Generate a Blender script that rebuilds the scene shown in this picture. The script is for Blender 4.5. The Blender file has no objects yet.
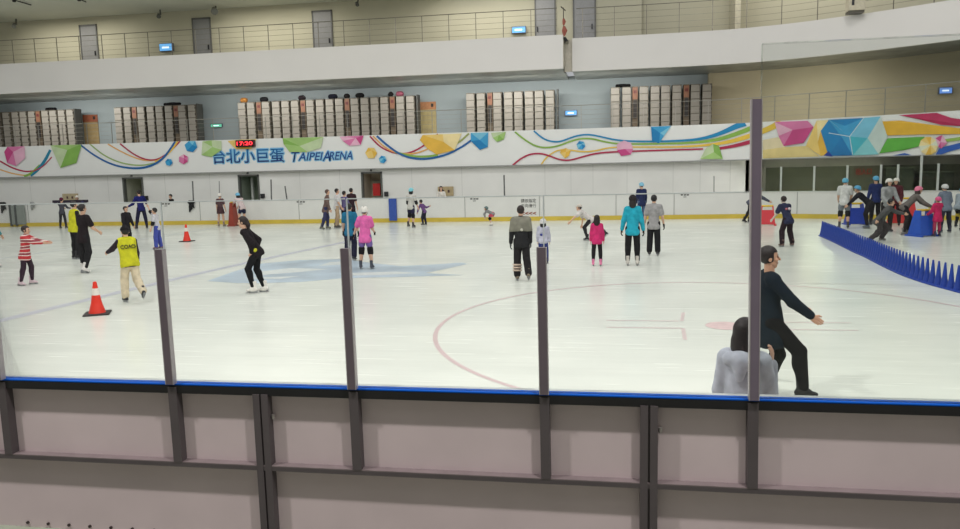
import bpy, math, random
import numpy as np
from mathutils import Matrix, Vector
random.seed(7)
S = bpy.context.scene
C = S.collection
F_ = 747.0; EYE = 2.53
# ------------------------------------------------------------------ camera
def cam_axes():
    tilt = .0235; Hc = -96.5
    s = -F_*F_/Hc
    down = np.array([tilt*s, s, F_]); down /= np.linalg.norm(down)
    left = np.array([-4420., Hc+tilt*4420., F_]); left /= np.linalg.norm(left)
    X = -left; Z = -down; Y = np.cross(Z, X)
    if Y[2] < 0: Y = -Y
    return np.array([X, Y, Z])
M = cam_axes()
cd = bpy.data.cameras.new('camera'); cam = bpy.data.objects.new('camera', cd); C.objects.link(cam)
cd.sensor_width = 36; cd.lens = 36*F_/960; cd.clip_end = 300
r, d, f = M[:, 0], M[:, 1], M[:, 2]
cam.matrix_world = Matrix(((r[0], -d[0], -f[0], 0), (r[1], -d[1], -f[1], 0), (r[2], -d[2], -f[2], EYE), (0, 0, 0, 1)))
S.camera = cam
def ray(x, y): return M @ np.array([x-480., y-264.5, F_])
def atZ(x, y, z=0.):
    q = ray(x, y); t = (z-EYE)/q[2]; return np.array([t*q[0], t*q[1], z])
def atY(x, y, Y):
    q = ray(x, y); t = Y/q[1]; return np.array([t*q[0], Y, EYE+t*q[2]])
def ppm(p):
    return F_/(((np.array(p)-[0, 0, EYE]) @ M)[2])
# ------------------------------------------------------------------ materials
MC = {}
def lin(c):
    return tuple((v/255/12.92 if v/255 <= .04045 else ((v/255+.055)/1.055)**2.4) for v in c)
def mat(col, rough=.6, metal=0., noise=.06, scale=8., spec=.4, emit=0., name=None, bump=0.):
    k = (tuple(col), rough, metal, noise, scale, spec, emit, bump)
    if k in MC: return MC[k]
    m = bpy.data.materials.new(name or 'surface'); m.use_nodes = True
    nt = m.node_tree; b = nt.nodes['Principled BSDF']; c = lin(col)
    b.inputs['Roughness'].default_value = rough; b.inputs['Metallic'].default_value = metal
    b.inputs['Specular IOR Level'].default_value = spec
    b.inputs['Base Color'].default_value = (*c, 1)
    if noise or bump:
        tc = nt.nodes.new('ShaderNodeTexCoord'); n = nt.nodes.new('ShaderNodeTexNoise'); n.inputs['Scale'].default_value = scale
        n.inputs['Detail'].default_value = 3
        nt.links.new(tc.outputs['Object'], n.inputs['Vector'])
        if noise:
            cr = nt.nodes.new('ShaderNodeValToRGB'); cr.color_ramp.elements[0].position = .3; cr.color_ramp.elements[1].position = .7
            cr.color_ramp.elements[0].color = (*[v*(1-noise*2) for v in c], 1); cr.color_ramp.elements[1].color = (*[min(1, v*(1+noise)) for v in c], 1)
            nt.links.new(n.outputs['Fac'], cr.inputs['Fac']); nt.links.new(cr.outputs['Color'], b.inputs['Base Color'])
        if bump:
            bp = nt.nodes.new('ShaderNodeBump'); bp.inputs['Strength'].default_value = bump; bp.inputs['Distance'].default_value = .02
            nt.links.new(n.outputs['Fac'], bp.inputs['Height']); nt.links.new(bp.outputs['Normal'], b.inputs['Normal'])
    if emit:
        b.inputs['Emission Color'].default_value = (*c, 1); b.inputs['Emission Strength'].default_value = emit
    MC[k] = m; return m
def cloth(col): return mat(col, .9, 0, .12, 9., .15, bump=.25)
def glass_mat(name, tint, gloss=.06, ior=1.45):
    m = bpy.data.materials.new(name); m.use_nodes = True; nt = m.node_tree; nt.nodes.clear()
    o = nt.nodes.new('ShaderNodeOutputMaterial'); t = nt.nodes.new('ShaderNodeBsdfTransparent'); g = nt.nodes.new('ShaderNodeBsdfGlossy')
    t.inputs['Color'].default_value = (*tint, 1); g.inputs['Roughness'].default_value = .02
    fr = nt.nodes.new('ShaderNodeFresnel'); fr.inputs['IOR'].default_value = ior
    mu = nt.nodes.new('ShaderNodeMath'); mu.operation = 'MULTIPLY'; mu.inputs[1].default_value = gloss
    mx = nt.nodes.new('ShaderNodeMixShader')
    nt.links.new(fr.outputs[0], mu.inputs[0]); nt.links.new(mu.outputs[0], mx.inputs[0]); nt.links.new(t.outputs[0], mx.inputs[1]); nt.links.new(g.outputs[0], mx.inputs[2])
    nt.links.new(mx.outputs[0], o.inputs['Surface']); return m
# ------------------------------------------------------------------ object helpers
def tag(o, label=None, cat=None, group=None, kind=None):
    if label: o['label'] = label
    if cat: o['category'] = cat
    if group: o['group'] = group
    if kind: o['kind'] = kind
    return o
def thing(name, label, cat, loc=(0, 0, 0), group=None, kind=None):
    o = bpy.data.objects.new(name, None); C.objects.link(o); o.location = [float(v) for v in loc]; o.empty_display_size = .2
    return tag(o, label, cat, group, kind)
class MB:
    def __init__(s, off=(0, 0, 0)): s.v = []; s.f = []; s.m = []; s.n = 0; s.off = np.array(off, float)
    def add(s, V, Fc, mi=0):
        V = np.asarray(V, float); s.v.append(V-s.off); s.f += [tuple(int(i)+s.n for i in q) for q in Fc]; s.m += [mi]*len(Fc); s.n += len(V); return s
    def box(s, x0, x1, y0, y1, z0, z1, mi=0, R=None, o=(0, 0, 0)):
        V = np.array([[x, y, z] for x in (x0, x1) for y in (y0, y1) for z in (z0, z1)], float)
        if R is not None: V = V @ np.array(R)
        V = V+np.array(o)
        return s.add(V, [(0, 1, 3, 2), (4, 6, 7, 5), (0, 4, 5, 1), (2, 3, 7, 6), (0, 2, 6, 4), (1, 5, 7, 3)], mi)
    def tube(s, pts, r, n=8, mi=0, cap=True):
        pts = [np.array(p, float) for p in pts]; rs = r if isinstance(r, (list, tuple)) else [r]*len(pts)
        V = []; Fc = []
        for i, p in enumerate(pts):
            t = pts[min(i+1, len(pts)-1)]-pts[max(i-1, 0)]; t /= np.linalg.norm(t)+1e-9
            a = np.cross(t, [0, 0, 1] if abs(t[2]) < .9 else [1, 0, 0]); a /= np.linalg.norm(a); b = np.cross(t, a)
            for k in range(n): q = 2*math.pi*k/n; V.append(p+rs[i]*(a*math.cos(q)+b*math.sin(q)))
        for i in range(len(pts)-1):
            for k in range(n): Fc.append((i*n+k, i*n+(k+1) % n, (i+1)*n+(k+1) % n, (i+1)*n+k))
        if cap: Fc += [tuple(range(n))[::-1], tuple((len(pts)-1)*n+k for k in range(n))]
        return s.add(V, Fc, mi)
    def build(s, name, mats, parent=None, smooth=False, loc=None, bevel=0):
        me = bpy.data.meshes.new(name); V = np.concatenate(s.v)
        me.from_pydata(V.tolist(), [], s.f)
        if not isinstance(mats, (list, tuple)): mats = [mats]
        for m in mats: me.materials.append(m)
        me.polygons.foreach_set('material_index', s.m)
        if smooth: me.polygons.foreach_set('use_smooth', [True]*len(me.polygons))
        me.update()
        o = bpy.data.objects.new(name, me); C.objects.link(o)
        if parent is not None: o.parent = parent
        if loc is not None: o.location = [float(v) for v in loc]
        if bevel:
            b = o.modifiers.new('bevel', 'BEVEL'); b.width = bevel; b.segments = 2; b.limit_method = 'ANGLE'
        return o
def bx(name, m, x0, x1, y0, y1, z0, z1, parent=None, bevel=0):
    return MB().box(x0, x1, y0, y1, z0, z1).build(name, m, parent, bevel=bevel)
def lathe(mb, prof, n=20, mi=0, c=(0, 0, 0)):
    V = []; Fc = []
    for (rr, z) in prof:
        for k in range(n): a = 2*math.pi*k/n; V.append((c[0]+rr*math.cos(a), c[1]+rr*math.sin(a), c[2]+z))
    for i in range(len(prof)-1):
        for k in range(n): Fc.append((i*n+k, i*n+(k+1) % n, (i+1)*n+(k+1) % n, (i+1)*n+k))
    Fc.append(tuple(range(n))[::-1]); Fc.append(tuple((len(prof)-1)*n+k for k in range(n)))
    return mb.add(V, Fc, mi)
def kids(o): return [c for c in bpy.data.objects if c.parent == o]
def copy_tree(o, loc, label=None, group=None):
    kid = TREE.setdefault(o.name, [(c, kids(c)) for c in kids(o)])
    n = o.copy(); C.objects.link(n); n.location = [float(v) for v in loc]
    if label: n['label'] = label
    if group: n['group'] = group
    for c, gs in kid:
        a = c.copy(); C.objects.link(a); a.parent = n
        for g in gs:
            b = g.copy(); C.objects.link(b); b.parent = a
    return n
TREE = {}
# text -> mesh, fitted into X0..X1, z0..z1 on the plane Y, facing -Y
def text(body, X0, X1, z0, z1, Y, m, name, parent, off=0., shear=0., ext=.004, halo=0):
    cu = bpy.data.curves.new('t', 'FONT'); cu.body = body; cu.offset = off; cu.shear = shear; cu.extrude = .0; cu.resolution_u = 3
    o = bpy.data.objects.new('t', cu); C.objects.link(o)
    dg = bpy.context.evaluated_depsgraph_get(); me = bpy.data.meshes.new_from_object(o.evaluated_get(dg))
    bpy.data.objects.remove(o)
    V = np.array([v.co[:] for v in me.vertices]); lo = V.min(0); hi = V.max(0)
    for v, q in zip(me.vertices, V):
        v.co = (X0+(q[0]-lo[0])/(hi[0]-lo[0])*(X1-X0), Y, z0+(q[1]-lo[1])/(hi[1]-lo[1])*(z1-z0))
    if halo:
        V = [v.co[:] for v in me.vertices]; Fq = [tuple(p.vertices) for p in me.polygons]; n = len(V); VV = []; FF = []
        for k in range(10):
            a = k*math.pi/5; VV += [(v[0]+halo*math.cos(a), v[1]+.0008*k, v[2]+halo*math.sin(a)) for v in V]; FF += [tuple(i+n*k for i in q) for q in Fq]
        me = bpy.data.meshes.new(name); me.from_pydata(VV, [], FF); me.update(); ext = .0004
    me.materials.clear(); me.materials.append(m)
    o = bpy.data.objects.new(name, me); C.objects.link(o); o.parent = parent
    so = o.modifiers.new('thick', 'SOLIDIFY'); so.thickness = ext; so.offset = 0
    return o
# ------------------------------------------------------------------ plan paths of the far side (they bend towards us on the right)
def smooth(pts, n=3):
    p = [np.array(q, float) for q in pts]
    for _ in range(n):
        o = [p[0]]
        for a, b in zip(p, p[1:]): o += [a*.75+b*.25, a*.25+b*.75]
        p = o+[p[-1]]
    return p
BOARD = smooth([(-60, 35.2), (4, 35.2), (7.2, 35.15), (9.4, 34.4), (11.4, 33.7), (13.8, 32.8), (17, 31), (21, 27)])
BAN = smooth([(-60, 37.5), (3.5, 37.5), (6.2, 37.2), (8.4, 35.8), (10, 34.95), (11.4, 34.25), (12.6, 33.4), (13.7, 32.5), (16.5, 30), (20, 26)])
FAS = smooth([(-1.62, 37.2), (2, 37.2), (5.2, 37.1), (6.9, 36.7), (8.5, 36.1), (10, 35.2), (11.2, 34.5), (12.5, 33.5), (13.6, 32.6), (16.5, 30), (20, 26)])
def offset(path, dd):
    o = []
    for i, p in enumerate(path):
        t = path[min(i+1, len(path)-1)]-path[max(i-1, 0)]; t = t/np.linalg.norm(t); o.append(p+dd*np.array([-t[1], t[0]]))
    return o
def clip(path, x0, x1):
    def at(x):
        for a, b in zip(path, path[1:]):
            if a[0] <= x <= b[0]: return a+(b-a)*(x-a[0])/(b[0]-a[0])
    return [at(x0)]+[p for p in path if x0 < p[0] < x1]+[at(x1)]
def wallstrip(mb, path, z0, z1, th, mi=0):
    q = offset(path, th); n = len(path)
    V = [(*p, z0) for p in path]+[(*p, z1) for p in path]+[(*p, z0) for p in q]+[(*p, z1) for p in q]
    Fc = []
    for i in range(n-1):
        Fc += [(i, i+1, n+i+1, n+i), (2*n+i+1, 2*n+i, 3*n+i, 3*n+i+1), (n+i, n+i+1, 3*n+i+1, 3*n+i), (i+1, i, 2*n+i, 2*n+i+1)]
    Fc += [(0, n, 3*n, 2*n), (n-1, 3*n-1, 4*n-1, 2*n-1)]
    return mb.add(V, Fc, mi)
def onpath(px, py, path, lift=0.):
    q = ray(px, py)
    for a, b in zip(path, path[1:]):
        e = b-a; den = q[0]*e[1]-q[1]*e[0]
        if abs(den) < 1e-9: continue
        t = (a[0]*e[1]-a[1]*e[0])/den
        u = ((t*q[0]-a[0])*e[0]+(t*q[1]-a[1])*e[1])/(e @ e)
        if t > 0 and -1e-6 <= u <= 1+1e-6:
            nn = np.array([e[1], -e[0]])/np.linalg.norm(e)
            return np.array([t*q[0]+nn[0]*lift, t*q[1]+nn[1]*lift, EYE+t*q[2]])
    return None
# ------------------------------------------------------------------ ice
def ice_mat():
    m = bpy.data.materials.new('ice'); m.use_nodes = True; nt = m.node_tree; b = nt.nodes['Principled BSDF']; L = nt.links.new
    tc = nt.nodes.new('ShaderNodeTexCoord')
    def noise(scale, sx=1, sy=1, det=4, rot=0):
        mp = nt.nodes.new('ShaderNodeMapping'); mp.inputs['Scale'].default_value = (sx, sy, 1); mp.inputs['Rotation'].default_value = (0, 0, rot)
        n = nt.nodes.new('ShaderNodeTexNoise'); n.inputs['Scale'].default_value = scale; n.inputs['Detail'].default_value = det
        L(tc.outputs['Object'], mp.inputs['Vector']); L(mp.outputs[0], n.inputs['Vector']); return n
    n1 = noise(.35); n2 = noise(1.2, .25, 2.2, 6, .2); n3 = noise(5, .15, 3, 3, -.35)
    cr = nt.nodes.new('ShaderNodeValToRGB'); e = cr.color_ramp.elements
    e[0].position = .3; e[0].color = (*lin((216, 220, 212)), 1); e[1].position = .7; e[1].color = (*lin((233, 236, 227)), 1)
    L(n1.outputs['Fac'], cr.inputs['Fac'])
    c2 = nt.nodes.new('ShaderNodeValToRGB'); e = c2.color_ramp.elements; e[0].position = .36; e[0].color = (.955, .955, .955, 1); e[1].position = .55; e[1].color = (1, 1, 1, 1)
    L(n2.outputs['Fac'], c2.inputs['Fac'])
    mx = nt.nodes.new('ShaderNodeMix'); mx.data_type = 'RGBA'; mx.blend_type = 'MULTIPLY'; mx.inputs[0].default_value = 1
    L(cr.outputs[0], mx.inputs[6]); L(c2.outputs[0], mx.inputs[7]); L(mx.outputs[2], b.inputs['Base Color'])
    rr = nt.nodes.new('ShaderNodeMapRange'); rr.inputs[3].default_value = .14; rr.inputs[4].default_value = .34
    L(n3.outputs['Fac'], rr.inputs[0]); L(rr.outputs[0], b.inputs['Roughness'])
    b.inputs['IOR'].default_value = 1.31; b.inputs['Specular IOR Level'].default_value = .5
    bp = nt.nodes.new('ShaderNodeBump'); bp.inputs['Strength'].default_value = .12; bp.inputs['Distance'].default_value = .01
    L(n3.outputs['Fac'], bp.inputs['Height']); L(bp.outputs[0], b.inputs['Normal'])
    return m
MICE = ice_mat()
ice = bx('floor', MICE, -75, 30, 4.76, 60, -.15, 0); tag(ice, 'pale greenish white skating ice with scuff marks', kind='structure')
deck = bx('floor', mat((128, 132, 118), .6, 0, .1, 3.), -75, 30, -12, 4.66, -.2, -.07); tag(deck, 'grey green spectator floor below the near barrier', kind='structure')
def paint(name, col, pts, wd, z=.002, closed=False, parent=ice):
    p = [np.array(q, float) for q in pts]; n = len(p); V = []; Fc = []
    for i, q in enumerate(p):
        a = p[(i-1) % n if closed else max(i-1, 0)]; b = p[(i+1) % n if closed else min(i+1, n-1)]
        t = (b-a)/np.linalg.norm(b-a); nn = np.array([-t[1], t[0]])*wd/2
        V += [(*(q+nn), z), (*(q-nn), z)]
    for i in range(n if closed else n-1):
        j = (i+1) % n; Fc.append((2*i, 2*i+1, 2*j+1, 2*j))
    o = MB().add(V, Fc).build(name, mat(col, .35, 0, .05, 3.), parent); return o
paint('blue_line', (196, 198, 207), smooth([(-11.2, 5), (-10.8, 11.5), (-10.6, 14.5), (-10.35, 18), (-9.9, 21.5), (-9.3, 25.5), (-9.0, 27.5)]), .28)
paint('seam_line', (186, 194, 198), smooth([(-19.4, 14), (-19.2, 22), (-18.6, 27), (-18, 34)]), .1)
paint('face_off_circle', (208, 186, 186), [(1.83+4.5*math.cos(a*math.pi/48), 11.8+4.5*math.sin(a*math.pi/48)) for a in range(96)], .07, closed=True)
for pts in ([(.0, 12.22), (1.15, 12.22)], [(.0, 11.68), (1.15, 11.68)], [(1.12, 10.9), (1.17, 11.68)], [(1.2, 12.22), (1.3, 12.95)],
            [(2.5, 12.22), (3.75, 12.22)], [(2.5, 11.68), (3.7, 11.68)], [(2.45, 12.22), (2.45, 12.95)], [(2.45, 10.9), (2.45, 11.68)]):
    paint('hash_mark', (214, 198, 196), pts, .06)
paint('seam_line', (196, 196, 192), smooth([(3.3, 16.28), (6.4, 16.0), (12, 15.2)]), .05)
paint('ice_scuff_line', (206, 202, 198), smooth([(-19, 20.3), (-17, 19.6), (-13.2, 19.1)]), .05)
paint('ice_scuff_line', (196, 200, 200), smooth([(-8.6, 29), (-7, 28.6), (-5.4, 28.3)]), .12)
MB().add([(1.83+.3*math.cos(a*math.pi/16), 11.9+.3*math.sin(a*math.pi/16), .003) for a in range(32)], [tuple(range(32))]).build('face_off_dot', mat((222, 196, 196), .35), ice)
dec = [(207, 281), (232, 272), (262, 263.5), (300, 260), (345, 259), (372, 263), (400, 266), (432, 264.5), (462, 262.5), (468, 264), (440, 270), (425, 273), (465, 275), (400, 277), (345, 278), (300, 282), (262, 283), (236, 283)]
V = [atZ(*p, .002) for p in dec]; cen = np.mean(V, 0)
MB().add(list(V)+[cen], [(i, (i+1) % len(V), len(V)) for i in range(len(V))][::-1]).build('ice_logo_print', mat((184, 200, 212), .35, 0, .12, .9), ice)
for a in ([(255, 272), (290, 268), (330, 269), (300, 272), (262, 275)], [(330, 262), (352, 261), (350, 264), (318, 266)], [(348, 273), (395, 271.5), (420, 273), (380, 275), (350, 275.5)], [(240, 278), (300, 276), (280, 279)]):
    V = [atZ(*p, .004) for p in a]; MB().add(V, [tuple(range(len(V)))[::-1]]).build('ice_logo_streak', mat((216, 222, 220), .35), ice)
# ------------------------------------------------------------------ far boards
WHITE = mat((224, 224, 220), .45, 0, .02, 1.5)
boards = thing('rink_barrier', 'long white far rink barrier with a yellow kick strip along the ice', 'rink barrier', (0, 35.2, 0))
def ch(mb, name, m, par, off=(0, 35.2, 0)):
    mb.off = np.array(off, float)
    for i, v in enumerate(mb.v): mb.v[i] = v-mb.off
    return mb.build(name, m, par)
ch(wallstrip(MB(), BOARD, 0, 1.17, .08), 'board_panel', WHITE, boards)
ch(wallstrip(MB(), offset(BOARD, -.012), 0.0, .2, .012), 'kick_strip', mat((214, 188, 74), .5, 0, .06, 1.), boards)
ch(wallstrip(MB(), offset(BOARD, -.03), 1.17, 1.2, .15), 'cap_rail', mat((205, 207, 204), .4), boards)
def onboard(x, y, lift=.01): return onpath(x, y, BOARD, lift)
def plate(pxs, path, lift, name, m, parent, off):
    V = [onpath(*p, path, lift) for p in pxs]; n = len(V); W = [onpath(*p, path, .0005) for p in pxs]
    mb = MB(off); mb.add(V+W, [tuple(range(n))]+[(i, (i+1) % n, n+(i+1) % n, n+i) for i in range(n)]); return mb.build(name, m, parent)
for x in (28, 200, 299, 465, 539.5, 544, 616, 674, 797, 872):
    a = onboard(x, 210); e = BOARD
    MB((0, 35.2, 0)).box(a[0]-.012, a[0]+.012, a[1]-.004, a[1]+.02, .2, 1.17).build('panel_seam', mat((150, 150, 148), .6), boards)
for x, y in ((301, 202), (474.5, 199), (685, 195), (166, 204)):
    for dx in (-3.2, 0, 2.8): plate([(x+dx-1.1, y-.7), (x+dx+1.1, y-.8), (x+dx+1.1, y+.5), (x+dx-1.1, y+.6)], BOARD, .006, 'logo_mark', mat((70, 72, 72), .6), boards, (0, 35.2, 0))
    plate([(x-1.6, y+1.6), (x+1.4, y+1.5), (x+1.4, y+2.3), (x-1.6, y+2.4)], BOARD, .006, 'logo_mark', mat((120, 120, 120), .6), boards, (0, 35.2, 0))
DK = mat((46, 48, 46), .6)
a = atY(521, 204, 35.18); b = atY(536, 199, 35.18)
s1 = text('請依指定', a[0], b[0], atY(528, 202.6, 35.18)[2], atY(528, 198.8, 35.18)[2], 35.185, DK, 'lettering', None, off=.0); 
s2 = text('方向滑行', a[0], b[0], atY(528, 207.6, 35.18)[2], atY(528, 203.8, 35.18)[2], 35.185, DK, 'lettering', None, off=.0)
s3 = text('<<<<', a[0], b[0], atY(528, 214.8, 35.18)[2], atY(528, 211.8, 35.18)[2], 35.185, mat((150, 70, 40), .6), 'lettering', None, off=.03)
for s_ in (s1, s2, s3): s_.parent = boards; s_.location = (0, -35.2, 0)
def padbox(name, label, cat, x0, x1, y0, y1, col, dep=.09, group=None):
    a = onpath(x0, y0, BOARD, 0); b = onpath(x1, y1, BOARD, 0)
    o = MB((a[0], 35.2, 0)).box(a[0], b[0], 35.17-dep, 35.17, b[2], a[2]).build(name, mat(col, .55), loc=(a[0], 35.2, 0), bevel=.02); tag(o, label, cat, group); return o
padbox('safety_pad', 'upright blue pad on the far white barrier right of the pink skater', 'pad', 389, 397.5, 197.5, 220.5, (52, 84, 168))
padbox('safety_pad', 'narrow navy pad on the far barrier behind the woman in black', 'pad', 82.5, 86.2, 201, 223, (50, 52, 92))
# gate at far left, in the boards
g = thing('rink_gate', 'grey gate with dark posts in the far barrier at the left edge', 'gate', (atY(15, 215, 35.1)[0], 35.12, 0))
x0, x1 = atY(9.5, 215, 35.1)[0], atY(25, 215, 35.1)[0]; gx = g.location[0]
bx('gate_panel', mat((140, 146, 140), .3), x0-gx+.1, x1-gx, -.01, .02, .12, 1.13, g)
for u in (x0, x0+.32): bx('gate_post', mat((78, 82, 80), .5), u-gx, u-gx+.1, -.04, .04, .05, 1.16, g)
# hung garments on the barrier
def lump(name, label, cat, loc, prims, col, vs=.03, group=None):
    V, Fc = nets(prims, vs, .03); o = MB().add(V, Fc).build(name, cloth(col), smooth=True, loc=loc); return tag(o, label, cat, group)
# ------------------------------------------------------------------ implicit surfaces (smooth skin, clothes, lumps)
def prim(P, q):
    kind = q[0]
    if kind == 'c':
        _, a, b, ra, rb, n, k = q
        a = np.array(a, float); b = np.array(b, float)
        if n is not None and k != 1:
            n = np.array(n, float); Q = P+(k-1)*(P @ n)[..., None]*n; a = a+(k-1)*(a @ n)*n; b = b+(k-1)*(b @ n)*n
        else: Q = P
        ab = b-a; L = ab @ ab+1e-12; t = np.clip(((Q-a) @ ab)/L, 0, 1)
        return np.linalg.norm(Q-a-t[..., None]*ab, axis=-1)-(ra+(rb-ra)*t)
    _, c, rad = q[:3]
    R = q[3] if len(q) > 3 else None
    D = P-np.array(c)
    if R is not None: D = D @ np.array(R).T
    rad = np.array(rad)
    return (np.linalg.norm(D/rad, axis=-1)-1)*rad.min()
def field(P, prims, k):
    acc = None
    for q in prims:
        v = prim(P, q)
        if acc is None: acc = v; continue
        h = np.clip(.5+.5*(v-acc)/k, 0, 1); acc = v+(acc-v)*h-k*h*(1-h)
    return acc
def bounds(prims):
    lo = np.full(3, 1e9); hi = -lo
    for q in prims:
        if q[0] == 'c':
            for p, rr in ((q[1], q[3]), (q[2], q[4])):
                lo = np.minimum(lo, np.array(p)-rr); hi = np.maximum(hi, np.array(p)+rr)
        else:
            m_ = max(q[2]); lo = np.minimum(lo, np.array(q[1])-m_); hi = np.maximum(hi, np.array(q[1])+m_)
    return lo, hi
def nets(prims, h, k, cuts=(), subs=()):
    lo, hi = bounds(prims); lo = lo-2*h; hi = hi+2*h
    n = np.ceil((hi-lo)/h).astype(int)+1
    ax = [lo[i]+h*np.arange(n[i]) for i in range(3)]
    P = np.stack(np.meshgrid(*ax, indexing='ij'), -1)
    v = field(P, prims, k)
    for (p0, nn) in cuts: v = np.maximum(v, (P-np.array(p0, float)) @ np.array(nn, float))
    for fn in subs: v = np.maximum(v, fn(P))
    v[0] = v[-1] = 1; v[:, 0] = v[:, -1] = 1; v[:, :, 0] = v[:, :, -1] = 1
    v = np.where(np.abs(v) < 1e-7, 1e-7, v)
    s = v < 0; m = n-1
    acc = np.zeros((*m, 3)); cnt = np.zeros(m)
    cor = [(i, j, l) for i in (0, 1) for j in (0, 1) for l in (0, 1)]
    def sl(c): return tuple(slice(c[i], c[i]+m[i]) for i in range(3))
    for c0 in cor:
        for dd in range(3):
            if c0[dd]: continue
            c1 = list(c0); c1[dd] = 1
            a, b = v[sl(c0)], v[sl(c1)]; x = (a < 0) != (b < 0); t = np.where(x, a/(a-b+1e-20), 0)
            for i in range(3): acc[..., i] += np.where(x, c0[i]+(t if i == dd else 0), 0)
            cnt += x
    act = cnt > 0; ids = np.full(m, -1); ids[act] = np.arange(act.sum())
    idx = np.argwhere(act); V = (idx+acc[act]/cnt[act][:, None])*h+lo
    Fc = []
    for dd in range(3):
        u, w = (dd+1) % 3, (dd+2) % 3
        A = [slice(0, n[i]) for i in range(3)]; B = list(A); A[dd] = slice(0, n[dd]-1); B[dd] = slice(1, n[dd])
        x = s[tuple(A)] != s[tuple(B)]; g_ = np.argwhere(x)
        g_ = g_[(g_[:, u] > 0) & (g_[:, w] > 0) & (g_[:, u] < m[u]) & (g_[:, w] < m[w])]
        if not len(g_): continue
        eu = np.zeros(3, int); eu[u] = 1; ew = np.zeros(3, int); ew[w] = 1
        def I(q): return ids[q[:, 0], q[:, 1], q[:, 2]]
        Q = np.stack([I(g_-eu-ew), I(g_-ew), I(g_), I(g_-eu)], 1)
        inside = s[g_[:, 0], g_[:, 1], g_[:, 2]]
        Q[~inside] = Q[~inside][:, ::-1]; Fc.append(Q)
    return V, np.concatenate(Fc).tolist()
def cap(a, b, ra, rb=None, n=None, k=1): return ('c', a, b, ra, ra if rb is None else rb, n, k)
def ell(c, r_, R=None): return ('e', c, r_, R) if R is not None else ('e', c, r_)
# ------------------------------------------------------------------ people: templates
UP = np.array([0, 0, 1.]); HT = {}
def build_head(h):
    skull = [ell((0, -.008, .028), (.074, .093, .092)), ell((0, .02, -.05), (.055, .068, .068)), ell((0, .045, -.095), (.028, .032, .022)),
             cap((0, .088, .012), (0, .108, -.022), .008, .013), ell((.076, -.008, -.008), (.011, .02, .032)), ell((-.076, -.008, -.008), (.011, .02, .032)),
             ell((.04, .06, -.02), (.025, .025, .02)), ell((-.04, .06, -.02), (.025, .025, .02))]
    soc = lambda P: np.maximum(.017-np.linalg.norm(P-np.array([.031, .1, .01]), axis=-1), .017-np.linalg.norm(P-np.array([-.031, .1, .01]), axis=-1))
    parts = [(*nets(skull, h, .012, subs=[soc]), 0)]
    e = [ell((.031, .081, .01), (.012, .008, .008))]; e2 = [ell((-.031, .081, .01), (.012, .008, .008))]
    for q in (e, e2): parts.append((*nets(q, .005, .001), 1))
    parts.append((*nets([cap((-.02, .083, -.058), (.02, .083, -.058), .007)], .005, .001), 2))
    for sx in (1, -1): parts.append((*nets([cap((sx*.018, .088, .03), (sx*.046, .076, .032), .004)], .004, .001), 1))
    return parts
def head_t(h):
    if h not in HT: HT[h] = build_head(h)
    return HT[h]
def build_hand():
    y = (0, 1, 0)
    pr = [cap((-.02, 0, .028), (-.024, 0, .078), .026, .022, y, 1.8), cap((.012, 0, .028), (.02, 0, .08), .026, .021, y, 1.8), cap((0, 0, -.03), (0, 0, .02), .027, .028, y, 1.3)]
    for bx_, bz, L in ((.03, .092, .07), (.0095, .096, .079), (-.0115, .092, .073), (-.031, .083, .056)):
        p = np.array([bx_, 0, bz-.012]); a = 12
        for w, c in ((.45, 22), (.32, 28), (.23, 20)):
            q = p+np.array([bx_*.05, math.sin(math.radians(a)), math.cos(math.radians(a))])*L*w*1.05
            pr.append(cap(p, q, .0088, .008)); p = q; a += c
    for a, b, r1, r2 in (((.024, .004, .03), (.05, .012, .055), .013, .011), ((.05, .012, .055), (.058, .022, .085), .0105, .009)): pr.append(cap(a, b, r1, r2))
    return nets(pr, .0055, .005)
HAND = build_hand()
TM = {}
def meshdata(key, fn):
    if key not in TM:
        V, Fc = fn(); me = bpy.data.meshes.new(key[0] if isinstance(key, tuple) else key); me.from_pydata(V.tolist(), [], Fc)
        me.polygons.foreach_set('use_smooth', [True]*len(me.polygons)); me.update(); TM[key] = me
    return TM[key]
def facebox(P, zt=.062, w=.14, y0=.03): return -np.maximum(np.maximum(np.abs(P[..., 0])-w, y0-P[..., 1]), P[..., 2]-zt)
def hairfn(style, h):
    base = [ell((0, -.014, .032), (.088, .102, .103))]; cuts = [((0, 0, -.07), (0, 0, -1))]; fb = facebox
    if style == 'bob': base += [ell((0, -.022, -.06), (.1, .094, .115)), ell((0, -.03, -.11), (.095, .08, .06))]; cuts = [((0, 0, -.165), (0, 0, -1))]
    if style == 'long': base += [ell((0, -.03, -.06), (.096, .088, .11)), ell((0, -.065, -.11), (.088, .05, .1))]; cuts = []
    if style == 'ponytail': base += [cap((0, -.08, .03), (0, -.11, -.07), .05, .048), cap((0, -.11, -.07), (0, -.1, -.2), .046, .026)]; cuts = [((0, 0, -.25), (0, 0, -1))]
    if style == 'bun': base += [ell((0, -.115, .05), (.042, .04, .042))]
    if style == 'top': base = [ell((0, -.02, .04), (.087, .1, .098))]; cuts = [((0, 0, -.035), (0, 0, -1))]
    return lambda: nets(base, h, .02, cuts, [fb])
def helmetfn():
    def vents(P):
        v = None
        for x in (-.05, 0, .05):
            s = np.maximum(np.maximum(np.abs(P[..., 0]-x)-.009, np.abs(P[..., 1]+.005)-.075), .105-P[..., 2]+.02*np.abs(x)/.05)
            v = -s if v is None else np.maximum(v, -s)
        return v
    return nets([ell((0, -.006, .035), (.103, .122, .105)), ell((0, -.03, -.01), (.1, .095, .07))], .01, .02, [((0, 0, 0), (0, .35, -1)), ((0, 0, -.03), (0, 0, -1))], [vents])
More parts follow.
